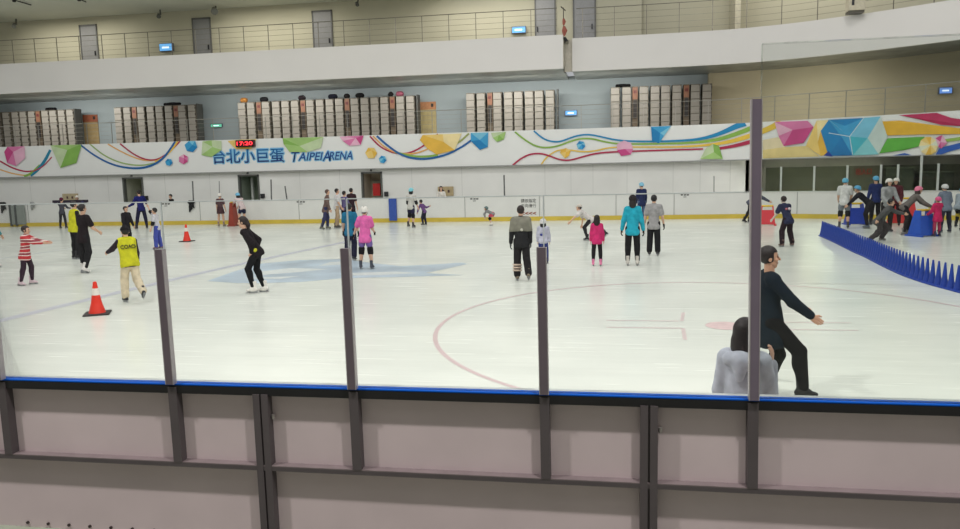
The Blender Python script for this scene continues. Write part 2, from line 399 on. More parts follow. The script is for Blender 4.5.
def strapfn():
    mb = MB()
    for sx in (1, -1): mb.tube([(sx*.082, .01, .0), (sx*.075, .03, -.06), (sx*.03, .05, -.115), (0, .055, -.122)], .006, 6)
    return np.concatenate(mb.v), mb.f
def capfn(): return nets([ell((0, -.01, .045), (.094, .108, .09))], .011, .01, [((0, 0, .035), (0, 0, -1))])
def visorfn(): return nets([ell((0, .115, .045), (.07, .06, .011))], .007, .01)
def bootfn(): return nets([cap((0, -.02, -.03), (0, -.03, .1), .047, .05, (1, 0, 0), 1.1), cap((0, -.05, -.065), (0, .04, -.06), .042, .04), cap((0, .03, -.065), (0, .125, -.078), .042, .033, (0, 0, 1), 1.15), cap((0, .0, -.02), (0, .05, -.05), .04, .036)],
                          .0125, .02, [((0, 0, -.1), (0, 0, -1)), ((0, 0, .12), (0, 0, 1))])
def bladefn():
    mb = MB(); mb.box(-.003, .003, -.1, .15, -.14, -.118); mb.box(-.012, .012, -.075, -.035, -.12, -.095); mb.box(-.012, .012, .06, .105, -.12, -.095); mb.box(-.022, .022, -.09, .13, -.104, -.094)
    return np.concatenate(mb.v), mb.f
def tmpl(key, fn, m, parent, name, R, o, sc):
    k2 = (key, m.name)
    if k2 not in TM:
        me = meshdata((key,), fn).copy(); me.materials.clear(); me.materials.append(m); TM[k2] = me
    ob = bpy.data.objects.new(name, TM[k2]); C.objects.link(ob); ob.parent = parent
    if R is not None:
        A = Matrix([[R[0][i]*sc, R[1][i]*sc, R[2][i]*sc, o[i]] for i in range(3)]+[[0, 0, 0, 1]]); ob.matrix_local = A
    return ob
SKIN = (214, 172, 146)
def stripes(c1, c2, c3):
    m = bpy.data.materials.new('striped_knit'); m.use_nodes = True; nt = m.node_tree; b = nt.nodes['Principled BSDF']; b.inputs['Roughness'].default_value = .9
    tc = nt.nodes.new('ShaderNodeTexCoord'); w = nt.nodes.new('ShaderNodeTexWave'); w.bands_direction = 'Z'; w.inputs['Scale'].default_value = 1.9; w.inputs['Distortion'].default_value = 1.5
    cr = nt.nodes.new('ShaderNodeValToRGB'); cr.color_ramp.interpolation = 'CONSTANT'; e = cr.color_ramp.elements
    e[0].color = (*lin(c1), 1); e[1].position = .42; e[1].color = (*lin(c2), 1); n = e.new(.8); n.color = (*lin(c3), 1)
    nt.links.new(tc.outputs['Object'], w.inputs['Vector']); nt.links.new(w.outputs['Fac'], cr.inputs['Fac']); nt.links.new(cr.outputs[0], b.inputs['Base Color']); return m
def person(label, px, py, ytop, yaw, legs=((4, 5, -4, 5), (4, 5, -4, 5)), arms=((5, 12, 12, 8), (5, 12, 12, 8)), lean=5, head=(0, 0), H=None, skin=SKIN,
           hair=('short', (32, 28, 28)), hat=None, top=None, bot=None, boots=(40, 40, 42), gloves=None, pads=None, group=None, loc=None, vs=.022, hv=.012, extra=None, fem=False, ground=0., elbow=None):
    a = math.radians(yaw); fr = np.array([math.sin(a), -math.cos(a), 0]); sd = np.cross(UP, fr)
    def dv(fl, ab, sg):
        fl, ab = math.radians(fl), math.radians(ab*.8); return (fr*math.sin(fl)-UP*math.cos(fl))*math.cos(ab)+sd*sg*math.sin(ab)
    l = math.radians(lean); T = UP*math.cos(l)+fr*math.sin(l); Tf = fr*math.cos(l)-UP*math.sin(l)
    def skel(H):
        k = {}; z = np.zeros(3); k['hip'] = [z+sd*.052*H, z-sd*.052*H]
        k['knee'] = []; k['ank'] = []
        for i, sg in ((0, 1), (1, -1)):
            L = legs[i]; kn = k['hip'][i]+dv(L[0], L[1], sg)*.245*H; k['knee'].append(kn); k['ank'].append(kn+dv(L[2], L[3], sg)*.235*H)
        fs = H/1.7; low = min(p[2] for p in k['ank']); off = np.array([0, 0, .14*fs-low])
        sw = .088 if fem else .099
        nb = T*.3*H; k['sho'] = [nb-T*.012*H+sd*sw*H, nb-T*.012*H-sd*sw*H]; k['elb'] = []; k['wri'] = []
        for i, sg in ((0, 1), (1, -1)):
            A = arms[i]; e = k['sho'][i]+dv(A[0], A[1], sg)*.178*H; k['elb'].append(e); k['wri'].append(e+dv(A[2], A[3], sg)*.148*H)
        hp = math.radians(head[0]+lean*.45); hy = math.radians(head[1]); f2 = fr*math.cos(hy)+sd*math.sin(hy)
        hu = UP*math.cos(hp)+f2*math.sin(hp); hf = f2*math.cos(hp)-UP*math.sin(hp); hs = np.cross(hf, hu)
        k['nb'] = nb; k['hc'] = nb+T*.045*H+hu*.075*H; k['hR'] = (hs, hf, hu); k['P'] = z; k['fs'] = fs
        for n in ('hip', 'knee', 'ank', 'sho', 'elb', 'wri'): k[n] = [p+off for p in k[n]]
        for n in ('nb', 'hc', 'P'): k[n] = k[n]+off
        return k
    gp = atZ(px, py, ground) if loc is None else np.array(loc, float)
    if H is None:
        zt = atY(px, ytop, gp[1])[2]-ground; k = skel(1.); topz = k['hc'][2]+.075+(.012 if hat else 0); H = zt/topz
    k = skel(H); i0 = 0 if k['ank'][0][2] < k['ank'][1][2] else 1
    if abs(k['ank'][0][2]-k['ank'][1][2]) < .06: an = (k['ank'][0]+k['ank'][1])/2
    else: an = k['ank'][i0]
    if loc is None: root = np.array([gp[0]-an[0], gp[1]-an[1], ground])
    else: root = gp
    PH.append((label, round(H, 2), [round(float(v), 1) for v in root]))
    o = thing('person', label, 'person', root, group)
    P, nb, hc = k['P'], k['nb'], k['hc']; fs = k['fs']; hs_ = (.10+.077*H)/.231
    q = 1.38
    def torso(f): return [cap(P, P+T*.1*H, .081*H+f, .07*H+f, Tf, q), cap(P+T*.1*H, P+T*.235*H, .07*H+f, (.074 if fem else .084)*H+f, Tf, q), cap(k['sho'][0]-sd*.012*H, k['sho'][1]+sd*.012*H, .037*H+f)]
    body = torso(0)+[cap(nb-T*.02*H, hc-UP*.02*H, .034*H, .031*H)]
    for i in (0, 1):
        body += [cap(k['sho'][i], k['elb'][i], .03*H, .025*H), cap(k['elb'][i], k['wri'][i], .026*H, .017*H), cap(k['hip'][i], k['knee'][i], .047*H, .035*H), cap(k['knee'][i], k['ank'][i], .037*H, .024*H)]
        c = k['knee'][i]*.7+k['ank'][i]*.3-fr*.008*H; body.append(ell(c, (.034*H, .036*H, .07*H)))
    mb = MB(); V, Fc = nets(body, vs, .018); mb.add(V, Fc, 0)
    R = np.array(k['hR'])
    for V, Fc, mi in head_t(hv): mb.add(V*hs_ @ R+hc, Fc, mi)
    hands = []
    for i, sg in ((0, 1), (1, -1)):
        z = k['wri'][i]-k['elb'][i]; z /= np.linalg.norm(z); ref = UP if abs(z @ UP) < .75 else fr
        x = ref-z*(ref @ z); x /= np.linalg.norm(x); y = -sd*sg; y = y-z*(y @ z)-x*(y @ x)
        if np.linalg.norm(y) < .15: y = np.cross(z, x)
        y /= np.linalg.norm(y); A = np.array([x, y, z]); V, Fc = HAND; F2 = [tuple(f_[::-1]) for f_ in Fc] if np.linalg.det(A) < 0 else Fc
        hands.append((A, F2, k['wri'][i])); mb.add(V*H/1.72*.98 @ A+k['wri'][i], F2, 0)
    mb.build('body', [mat(skin, .6, 0, .04), mat((40, 30, 28), .4, 0, 0), mat((170, 100, 92), .6, 0, 0)], o, smooth=True)
    def piece(name, pr, col, kk=.02, cuts=(), v=None):
        V, Fc = nets(pr, v or vs, kk, cuts); m = col if isinstance(col, bpy.types.Material) else cloth(col)
        return MB().add(V, Fc).build(name, m, o, smooth=True)
    if hair: tmpl('hair_'+hair[0]+str(hv < .01), hairfn(hair[0] if not hat else ('top' if hair[0] == 'short' else hair[0]), .012 if hv > .01 else .008), mat(hair[1], .55, 0, .2, 40., .4), o, 'hair', R, hc, hs_*(.97 if hat else 1))
    if hat and hat[0] == 'helmet':
        hm = tmpl('helmet', helmetfn, mat(hat[1], .35, 0, .02), o, 'helmet', R, hc, hs_*1.02); tmpl('strap', strapfn, mat((40, 40, 42), .7, 0, 0), hm, 'chin_strap', np.eye(3), (0, 0, 0), 1)
    if hat and hat[0] == 'cap':
        hm = tmpl('cap', capfn, cloth(hat[1]), o, 'cap', R, hc, hs_*1.02); tmpl('visor', visorfn, cloth(hat[1]), hm, 'visor', np.eye(3), (0, 0, 0), 1)
    if hat and hat[0] == 'beanie': tmpl('beanie', lambda: nets([ell((0, -.014, .035), (.098, .112, .112))], .012, .01, [((0, 0, .0), (0, 0, -1))]), cloth(hat[1]), o, 'beanie', R, hc, hs_)
    if bot:
        kd, col = bot[:2]
        f = {'leggings': .008, 'trousers': .018, 'shorts': .014, 'skirt': .008, 'loose': .025}[kd]
        pr = [cap(P+T*.035*H, P-UP*.01*H, .074*H+f*.6, .082*H+f*.6, Tf, q)]
        for i in (0, 1):
            e = k['knee'][i] if kd not in ('shorts', 'skirt') else k['hip'][i]*.42+k['knee'][i]*.58
            pr.append(cap(k['hip'][i], e, .048*H+f*.9, (.036*H+f) if kd != 'shorts' else .048*H+f))
            if kd not in ('shorts', 'skirt'): pr.append(ell(k['knee'][i]*.7+k['ank'][i]*.3-fr*.008*H, (.034*H+f, .036*H+f, .07*H+f))); pr.append(cap(k['knee'][i], k['ank'][i]+(k['knee'][i]-k['ank'][i])*.03, .037*H+f, (.027*H+f*.8 if kd != 'loose' else .05*H)))
        if kd == 'skirt':
            mid = (k['hip'][0]+k['hip'][1])/2*.45+(k['knee'][0]+k['knee'][1])/2*.55; pr = [cap(P+T*.03*H, P, .092*H, .095*H, Tf, 1.3), cap(P, mid, .098*H, .125*H)]
            piece('skirt', pr, col, cuts=[(mid-UP*.02*H, (0, 0, -1))])
        else: piece({'shorts': 'shorts', 'leggings': 'leggings'}.get(kd, 'trousers'), pr, col, .015)
    if top:
        col, sl = top[:2]; f = (top[2] if len(top) > 2 else .018)*.75; hem = top[3] if len(top) > 3 else .03; nm = top[4] if len(top) > 4 else ('jacket' if sl == 'long' else 'shirt')
        pr = torso(f)+[cap(P+T*.06*H, P-T*(hem-.015)*H, .075*H+f, .095*H+f+hem*.1, Tf, 1.22)]
        for i in (0, 1):
            if sl == 'short': pr.append(cap(k['sho'][i], k['sho'][i]*.35+k['elb'][i]*.65, .034*H+f, .034*H+f))
            if sl == 'long': pr += [cap(k['sho'][i], k['elb'][i], .029*H+f, .027*H+f*.9), cap(k['elb'][i], k['wri'][i]*.92+k['elb'][i]*.08, .027*H+f*.9, .02*H+f*.7)]
        if sl != 'none' and f > .02: pr.append(cap(nb-T*.01*H, nb+T*.03*H, .04*H, .042*H))
        piece(nm, pr, col, .02, [(P-T*(hem+.045)*H, tuple(-T))])
    for i in (0, 1):
        if len(legs[i]) > 4: p = math.radians(legs[i][4])
        else: p = 0
        yy = math.radians(legs[i][5] if len(legs[i]) > 5 else 8)*(1 if i == 0 else -1); f3 = fr*math.cos(yy)+sd*math.sin(yy); ff = f3*math.cos(p)-UP*math.sin(p); fu = UP*math.cos(p)+f3*math.sin(p); fsd = np.cross(ff, fu)
        s_ = tmpl('boot', bootfn, mat(boots, .5, 0, .05), o, 'skate', (fsd, ff, fu), k['ank'][i], fs); tmpl('blade', bladefn, mat((150, 152, 155), .3, .8, 0), s_, 'blade', np.eye(3), (0, 0, 0), 1)
    if gloves is not None:
        for i in (0, 1):
            A, F2, w = hands[i]; V = HAND[0]; MB().add(V*H/1.72*np.array([1.12, 1.3, 1.03]) @ A+w, F2).build('glove', cloth(gloves), o, smooth=True)
    if pads is not None:
        for i in (0, 1): piece('knee_pad', [cap(k['knee'][i]+(k['hip'][i]-k['knee'][i])*.12, k['knee'][i]+(k['ank'][i]-k['knee'][i])*.18, .048*H+.008, .044*H+.008), ell(k['knee'][i]+fr*.035*H, (.035*H,)*3)], pads, v=.018)
    if elbow is not None:
        for i in (0, 1): piece('elbow_pad', [cap(k['elb'][i]+(k['sho'][i]-k['elb'][i])*.18, k['elb'][i]+(k['wri'][i]-k['elb'][i])*.2, .036*H+.012)], elbow, v=.016)
    if extra: extra(o, k, H, fr, sd, T, Tf, piece)
    return o
PH = []
# ------------------------------------------------------------------ far wall, lower band
GREY_W = mat((228, 228, 224), .6, 0, .03, .6)
wb = MB()
ops = [(123.5, 143.5), (239, 259.5), (362, 382.5)]
xs = [-62]; 
for a_, b_ in ops: xs += [atY(a_, 190, 37.75)[0], atY(b_, 190, 37.75)[0]]
xs.append(6.75)
for i in range(0, len(xs), 2): wb.box(xs[i], xs[i+1], 37.75, 37.95, 0, 2.62)
for i in range(1, len(xs)-1, 2): wb.box(xs[i], xs[i+1], 37.75, 37.95, 2.42, 2.62)
tag(wb.build('wall_back', GREY_W), 'pale grey wall behind the far barrier, under the painted banner', kind='structure')
wbo = bpy.data.objects['wall_back']
for x in (30, 75, 108, 165, 210, 300, 340, 412, 462, 545, 571, 593, 627, 673, 700, 730):
    X_ = atY(x, 185, 37.74)[0]; bx('wall_seam', mat((200, 201, 197), .6, 0, 0), X_-.01, X_+.01, 37.742, 37.76, 0, 2.6, wbo)
for i, (a_, b_) in enumerate(((xs[1], xs[2]), (xs[3], xs[4]), (xs[5], xs[6]))):
    d_ = thing('door_%d' % (i+1), ['leftmost doorway in the far wall with a dark interior', 'middle doorway in the far wall left of the banner clock', 'right doorway in the far wall with a red box inside'][i], None, ((a_+b_)/2, 37.75, 0), kind='structure'); w = (b_-a_)/2
    mb = MB().box(-w-.02, -w+.07, -.03, .2, 0, 2.46).box(w-.07, w+.02, -.03, .2, 0, 2.46).box(-w, w, -.03, .2, 2.38, 2.46); mb.build('door_frame', mat((92, 94, 90), .5), d_)
    MB().box(-w-.1, w+.1, 1.7, 1.75, 0, 2.6).box(-w-.12, -w-.02, .2, 1.75, 0, 2.6).box(w+.02, w+.12, .2, 1.75, 0, 2.6).box(-w-.1, w+.1, .2, 1.75, 2.45, 2.6).build('recess', mat([(196, 198, 180), (150, 162, 146), (206, 196, 178)][i], .7, 0, .1, 1.), d_)
    lathe(MB(), [(.05, 0), (.06, .05), (.04, .09)], 10, c=(0, -.08, 2.5)).build('door_lamp', mat((70, 72, 74), .5), d_)
    if i == 1: bx('inner_post', mat((196, 200, 196), .5), -w+.3, -w+.42, .8, .9, 0, 2.3, d_)
    if i == 0: bx('inner_rail', mat((96, 96, 88), .5), -w+.1, w-.1, .9, .95, 1.5, 1.56, d_)
    if i == 2:
        h_ = MB((0, 0, 0)).box(-.12, .26, .5, .68, 1.2, 1.85).build('hose_box', mat((190, 40, 38), .5), loc=((a_+b_)/2, 37.75, 0)); tag(h_, 'red fire hose box inside the right doorway of the far wall', 'fire box')
        bx('inner_panel', mat((176, 174, 160), .6), -w+.15, w-.2, 1.62, 1.69, 1.0, 2.0, d_)
for x, y in ((146.5, 198), (263, 196), (386.5, 194)):
    p = atY(x, y, 37.72); q_ = MB().box(-.1, .1, -.1, .02, -.12, .12).box(-.05, .05, -.13, -.1, -.06, .06).build('speaker_box', mat((46, 46, 48), .5), loc=p)
    tag(q_, {146.5: 'small black box on the far wall right of the leftmost doorway', 263: 'small black box on the far wall right of the middle doorway', 386.5: 'small black box on the far wall right of the doorway with the red box'}[x], 'wall box')
# stanchions left over behind the far barrier
for x, y0, y1, x2, lb in ((193.5, 200.5, 181, 192.5, 'thin dark pole behind the far barrier right of the hanging black jacket'), (219.5, 199, 181, 219.2, 'thinnest pole behind the far barrier above the white helmet'), (271.5, 199, 179.5, 271, 'thin dark pole behind the far barrier right of the middle doorway'),
                     (287, 198.5, 186, 285, 'short bent pole behind the far barrier, right of the middle doorway'), (504.5, 195.5, 175, 504, 'thin dark pole behind the far barrier above the bending child'), (714, 192.5, 176, 714, 'faint grey pole behind the far barrier left of the tall glass post')):
    a_ = atY(x, y0+1.5, 35.5); b_ = atY(x2, y1, 35.5); rr = .035 if x not in (219.5, 714) else .018
    mb = MB(a_).tube([a_, b_], rr, 8); mb.box(a_[0]-.04, a_[0]+.04, 35.46, 35.54, 0, a_[2]+.02)
    tag(mb.build('glass_stanchion', mat((96, 98, 98), .5), loc=a_), lb, 'pole')
# notices on the wall
for x0, y0, x1, y1, lb, col in ((63, 193.5, 76.5, 201.5, 'beige notice box on the far wall above the child at the barrier', (186, 172, 140)), (438, 186.5, 453, 196, 'tan notice box on the far wall behind the dark haired spectator', (178, 160, 124))):
    a_ = atY(x0, y1, 37.6); b_ = atY(x1, y0, 37.6); w = b_[0]-a_[0]; t_ = thing('notice_box', lb, 'notice box', (a_[0], 37.74, a_[2]))
    h_ = b_[2]-a_[2]; bx('box_body', mat(col, .6), 0, w, -.16, 0, 0, h_, t_, bevel=.01)
    for u in (.3, .65): bx('box_slot', mat((88, 66, 60), .6), w*u, w*u+.1, -.175, -.16, h_*.35, h_*.65, t_)
# ledge bar on top of the barrier at far left
a_ = onpath(50.5, 203, BOARD); b_ = onpath(85, 201.5, BOARD)
tag(MB().box(a_[0], b_[0], 35.34, 35.46, 1.22, 1.36).box(a_[0]+.1, a_[0]+.2, 35.34, 35.46, .0, 1.22).box(b_[0]-.2, b_[0]-.1, 35.34, 35.46, .0, 1.22).build('padded_bar', mat((48, 40, 54), .6)), 'dark padded bar on the far barrier top beside the child in grey', 'bar')
for x, y, lb, col, s_ in ((192, 202, 'black jacket hung over the far barrier, right of the leftmost doorway', (38, 38, 42), 1.), (4, 203.5, 'dark jacket hung over the far barrier at the left edge', (50, 52, 52), 1.), (33.5, 203, 'grey cloth hung over the far barrier right of the grey gate', (150, 152, 150), .7)):
    p = onpath(x, y, BOARD, .09); 
    lump('hung_jacket', lb, 'jacket', p, [cap((-.1*s_, 0, 0), (.1*s_, 0, 0), .09*s_), cap((0, 0, -.05), (-.05*s_, .02, -.3*s_), .12*s_, .1*s_, (0, 1, 0), 2), cap((-.08*s_, 0, -.2*s_), (-.12*s_, .02, -.48*s_), .06, .05, (0, 1, 0), 1.6), cap((.08, 0, -.1), (.13*s_, .02, -.3*s_), .05, .04, (0, 1, 0), 1.6)], col)
# ------------------------------------------------------------------ recess under the banner at the right
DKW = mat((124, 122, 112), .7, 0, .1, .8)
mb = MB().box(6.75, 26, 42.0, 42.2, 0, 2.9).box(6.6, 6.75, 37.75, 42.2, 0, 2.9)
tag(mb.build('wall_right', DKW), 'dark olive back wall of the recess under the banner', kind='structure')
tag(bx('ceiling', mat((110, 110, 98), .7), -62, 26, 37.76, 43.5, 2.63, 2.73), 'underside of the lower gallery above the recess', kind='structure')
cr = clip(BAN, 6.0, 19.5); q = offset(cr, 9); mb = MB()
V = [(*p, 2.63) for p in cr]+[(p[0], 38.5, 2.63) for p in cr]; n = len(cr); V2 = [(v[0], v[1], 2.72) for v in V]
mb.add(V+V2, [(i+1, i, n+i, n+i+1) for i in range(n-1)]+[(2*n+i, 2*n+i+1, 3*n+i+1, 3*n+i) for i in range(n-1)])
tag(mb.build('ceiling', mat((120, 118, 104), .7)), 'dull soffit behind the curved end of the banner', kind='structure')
gl = thing('glass_screen', 'tinted glass screen with white mullions on the far barrier at the right', 'glass screen', (10, 34, 0))
GT = glass_mat('tinted_glass', (.62, .66, .58), .5)
MUL = mat((205, 208, 205), .4)
mx_ = [(780.5, 168), (813.5, 168), (846.5, 168), (880, 168), (897, 167), (920, 158), (937, 167)]
for x, yt in mx_:
    b_ = onpath(x, 191, BOARD, -.06); zt = 2.28 if yt > 160 else 2.62
    MB((10, 34, 0)).box(b_[0]-.035, b_[0]+.035, b_[1]-.04, b_[1]+.04, 1.2, zt).build('mullion', MUL, gl)
pth = offset(clip(BOARD, 7.0, 16.5), .06)
mb = MB((10, 34, 0)); wallstrip(mb, pth, 1.2, 2.25, .012); mb.v = [v for v in mb.v]; mb.build('glass_pane', GT, gl)
for x, y in ((856, 168),):
    a_ = atY(856, 175, 41.9); b_ = atY(872, 168, 41.9)
    t_ = thing('wall_sign', 'dark red lettering on the back wall of the recess, above the skaters', 'sign', (a_[0], 41.95, a_[2]))
    z_ = text('出入口', 0, b_[0]-a_[0], 0, b_[2]-a_[2], -.02, mat((220, 44, 40), .6), 'lettering', t_, off=.03)
for x0, y0, x1, y1, lb in ((884, 182, 912, 168, 'low dark cabinet against the recess wall, behind the helmeted skaters'), (918, 186, 952, 172, 'wide dark counter against the recess wall behind the pink helmet')):
    a_ = atY(x0, y0, 41.2); b_ = atY(x1, y1, 41.2); t_ = thing('cabinet', lb, 'cabinet', (a_[0], 41.2, 0)); w = b_[0]-a_[0]
    bx('cabinet_body', mat((62, 66, 60), .6), 0, w, -.25, .5, 0, b_[2], t_); bx('cabinet_top', mat((120, 124, 116), .5), -.04, w+.04, -.3, .5, b_[2], b_[2]+.05, t_)
# ------------------------------------------------------------------ gallery with the banner
BW = mat((228, 229, 226), .55, 0, .015, .8)
ban = thing('banner', 'long white banner band with coloured ribbons and crystals along the gallery front', 'banner', (0, 37.5, 0)); BO = (0, 37.5, 0)
wallstrip(MB(BO), BAN, 2.62, 4.33, .25).build('banner_panel', BW, ban)
wallstrip(MB(BO), offset(BAN, -.05), 2.6, 2.64, .3).build('bottom_edge', mat((150, 150, 148), .5), ban)
def ribbon(pts, w, col, lift, name='ribbon'):
    pts = [np.array(p, float) for p in pts]
    if not isinstance(w, (list, tuple)): w = [w]*len(pts)
    q = smooth([np.array([*p, ww]) for p, ww in zip(pts, w)], 3); A = []; B = []
    for i, p in enumerate(q):
        t = (q[min(i+1, len(q)-1)]-q[max(i-1, 0)])[:2]; t = t/(np.linalg.norm(t)+1e-9); nn = np.array([-t[1], t[0]])*p[2]/2
        a_ = onpath(*(p[:2]-nn), BAN, lift); b_ = onpath(*(p[:2]+nn), BAN, lift)
        if a_ is None or b_ is None: continue
        a_[2] = min(max(a_[2], 2.64), 4.325); b_[2] = min(max(b_[2], 2.64), 4.325); A.append(a_); B.append(b_)
    n = len(A); MB(BO).add(A+B, [(i, n+i, n+i+1, i+1) for i in range(n-1)]).build(name, mat(col, .55, 0, .03), ban)
CR, BL, GR, YE, OR, CY = (172, 38, 74), (30, 96, 160), (136, 176, 76), (226, 190, 70), (226, 170, 96), (26, 134, 184)
R_ = [([(-6, 158), (0, 161), (12, 168), (25, 171.8), (33, 171)], 1.5, CR), ([(0, 169.5), (12, 173.5), (24, 175.5), (33, 175)], 1.2, OR), ([(24, 176.3), (31, 174), (40, 165)], 2.2, GR), ([(31, 176), (38, 170), (45, 161), (50.5, 150)], [2, 3, 3, 2.6], (30, 128, 160)), ([(33, 171.5), (43, 167), (52, 157)], 1.2, (176, 60, 80)),
      ([(90, 144), (103, 155), (120, 163), (140, 166), (155, 163)], 1.3, (150, 176, 110)), ([(108, 144), (120, 151), (135, 158), (147, 161), (157, 160)], 1.2, OR), ([(120, 143.5), (133, 154), (146, 160), (158, 160), (171, 151), (181, 140.5)], 1.4, CR), ([(155, 162), (165, 157), (173, 149), (178, 141)], 1.6, YE), ([(81, 145), (95, 156), (115, 166), (137, 169), (152, 166), (163, 159), (170, 150), (175.5, 141.3)], [1.6, 1.6, 1.7, 2, 2.2, 2.2, 2, 2], BL),
      ([(370, 136.2), (380, 147), (393, 153), (405, 154), (415, 151), (425, 145), (438, 134)], 1.5, CR), ([(373, 136), (385, 148), (398, 153.5), (415, 154), (428, 149)], 1.4, OR), ([(395, 152), (410, 156), (425, 156.8), (438, 155)], 2, GR), ([(377, 136), (388, 146), (401, 155), (415, 159), (430, 159), (448, 154.5), (462, 147), (472, 140)], 2, BL), ([(455, 144.5), (461, 141), (469, 133.5)], 1.8, (150, 160, 90)),
      ([(534, 131), (542, 138), (550, 141.5), (560, 142), (570, 138), (580, 135), (590, 134.5), (602, 137), (615, 140), (630, 141.3), (660, 141.5), (690, 140.3), (706, 138), (722, 133), (738, 125.5), (746, 123)], [1.6]*10+[1.8, 2.2, 3, 4, 5.6, 6], CY),
      ([(515, 132), (525, 140), (535, 146), (545, 148), (557, 146.5), (570, 141.5), (580, 138.5), (592, 138.5), (605, 142), (620, 144), (640, 144), (680, 143.5), (708, 141.5), (730, 136.5), (762, 124)], [1.6]*11+[1.8, 2.6, 4, 5], GR),
      ([(541, 165), (545, 159), (552, 153), (560, 149.5), (570, 150), (583, 152), (595, 151), (607, 148), (618, 147), (640, 147), (680, 147), (710, 145), (735, 141), (770, 129), (782, 121)], [1.3]*10+[1.6, 2.4, 4, 5.5, 6], YE),
      ([(512, 166), (520, 159), (530, 154), (541, 153.3), (550, 156), (560, 160), (570, 160.5), (582, 157), (595, 153.5), (610, 152), (640, 151), (670, 150), (703, 149)], 1.6, CR), ([(719, 148.5), (735, 146), (756, 140.5)], [2.6, 3.2, 4.4], CR)]
for i, (p_, w_, c_) in enumerate(R_): ribbon(p_, w_, c_, .008+.002*i)
def poly(pts, col, lift, par, name='facet'):
    V = []
    for p in pts:
        v = onpath(*p, BAN, lift); v[2] = min(max(v[2], 2.64), 4.325); V.append(v)
    return MB(BO).add(V, [tuple(range(len(V)))[::-1]]).build(name, mat(col, .55, 0, .05, 3.), par)
def crystal(pts, cen, cols, lift=.06):
    n = len(pts); mb = MB(BO); ms = []
    for c_ in cols: ms.append(mat(c_, .55, 0, .06, 2.))
    V = []
    for p in list(pts)+[cen]:
        v = onpath(*p, BAN, lift); v[2] = min(max(v[2], 2.64), 4.325); V.append(v)
    for i in range(n): mb.add([V[i], V[(i+1) % n], V[n]], [(0, 1, 2)], i % len(cols))
    mb.build('crystal', ms, ban)
def hexa(c_, r_, rot=10, n=6): return [(c_[0]+r_*math.cos(math.radians(rot+i*360/n)), c_[1]+r_*math.sin(math.radians(rot+i*360/n))) for i in range(n)]
P1, P2, P3 = (196, 70, 130), (214, 120, 166), (226, 176, 198)
G1, G2, G3 = (132, 178, 84), (158, 194, 116), (190, 208, 166)
B1, B2, B3 = (24, 126, 184), (60, 156, 204), (120, 190, 216)
Y1, Y2, Y3 = (226, 180, 70), (232, 200, 116), (234, 216, 160)
crystal([(8, 145.3), (5, 152), (8, 163), (17, 166), (26, 158), (25, 145)], (14, 152), [P1, P1, P2, P3, P3, P2])
crystal([(51, 143.5), (54, 152), (61, 168), (77, 163), (82, 146), (81, 142.5)], (68, 150), [G3, G3, G1, G1, G1, G2])
crystal(hexa((191.5, 146), 6.5), (193, 145), [B1, B1, B2, B2, B3, B2]); crystal(hexa((169.5, 162.3), 3.8), (170, 161), [B1, B2, B2]); crystal(hexa((184, 159.3), 5, 30), (185, 158), [P1, P2, P2, P3])
crystal([(203, 141.5), (202, 155), (212, 157), (222, 150), (222, 141), (212, 139.5)], (213, 147), [G3, G2, G2, G3]); crystal([(228, 141), (236, 149), (252, 149), (257, 139), (242, 138)], (243, 144), [Y2, Y1, Y2, Y3])
crystal([(283, 138), (284, 144), (290, 152), (308, 152), (321, 148), (324, 137)], (300, 146), [G1, G2, G2, G3, G3, G2]); crystal([(340, 136.8), (343, 141), (350, 146), (361, 145), (364, 135.3)], (356, 138), [P3, P2, P3, P1, P2])
crystal(hexa((371.5, 153), 6, 0), (372, 150), [Y1, Y2, Y2]); crystal(hexa((383, 159.5), 4), (384, 158), [B1, B2, B3]); crystal([(420, 140), (423, 135), (443, 134.3), (462, 133.5), (455, 150), (437, 154.5), (428, 149)], (444, 142), [Y1, Y2, Y3, Y3, Y1, Y1, Y1])
crystal([(471, 133), (471, 141), (480, 150), (488, 147), (488.5, 132.5)], (480, 140), [B2, B1, B1, B2, B3]); crystal([(491, 133), (493, 138), (497, 142), (504, 139.5), (506, 131.7)], (499, 135), [G3, G2, G1, G2, G3])
crystal(hexa((581, 145.3), 4.6), (582, 144), [B1, B2, B3]); crystal([(561, 150), (560, 153), (565, 158.5), (569, 156), (571, 150.5), (566, 148)], (566, 152), [Y1, Y2, Y1])
crystal([(617, 144), (617, 150), (621, 156), (631, 154.5), (633, 149), (631, 143), (624, 140.5)], (625, 149), [P3, P1, P1, P2, P3, P3, P3]); crystal([(651, 126.8), (652, 141), (659, 143.5), (664, 136), (671, 126)], (660, 133), [B1, B1, B2, B3, B2])
crystal([(700, 159), (706, 148), (713, 144), (719, 146), (723, 159)], (714, 152), [G3, G3, G1, G1, G2])
poly([(763, 158.5), (820, 156.5), (806, 146), (786, 147), (763, 150)], (228, 206, 140), .045, ban, 'tint_patch'); poly([(763, 150), (786, 147), (779, 137), (763, 140)], (230, 214, 176), .046, ban, 'tint_patch')
crystal([(806, 146), (821, 156), (829, 154), (821, 131), (832, 120), (817, 120.5)], (818, 142), [Y2, Y1, Y1, Y3, Y3, Y2], .05)
crystal([(775, 122), (779, 136), (784, 146), (804, 143), (814, 127), (808, 120.8)], (793, 130), [P3, P2, P1, P1, P2, P2])
crystal([(829, 120), (821, 131), (829, 156), (853, 155.5), (850, 136.5)], (842, 137), [B1, B1, (20, 116, 176), B2, B2]); crystal([(829, 119.8), (850, 136.5), (864, 118)], (845, 126), [B2, B2, B1], .062)
crystal([(850, 136.5), (853, 155.5), (879, 154.5), (888, 137), (881, 116.5), (864, 118)], (868, 138), [(70, 180, 196), (130, 200, 206), (196, 212, 206), (196, 212, 206), B3, B3])
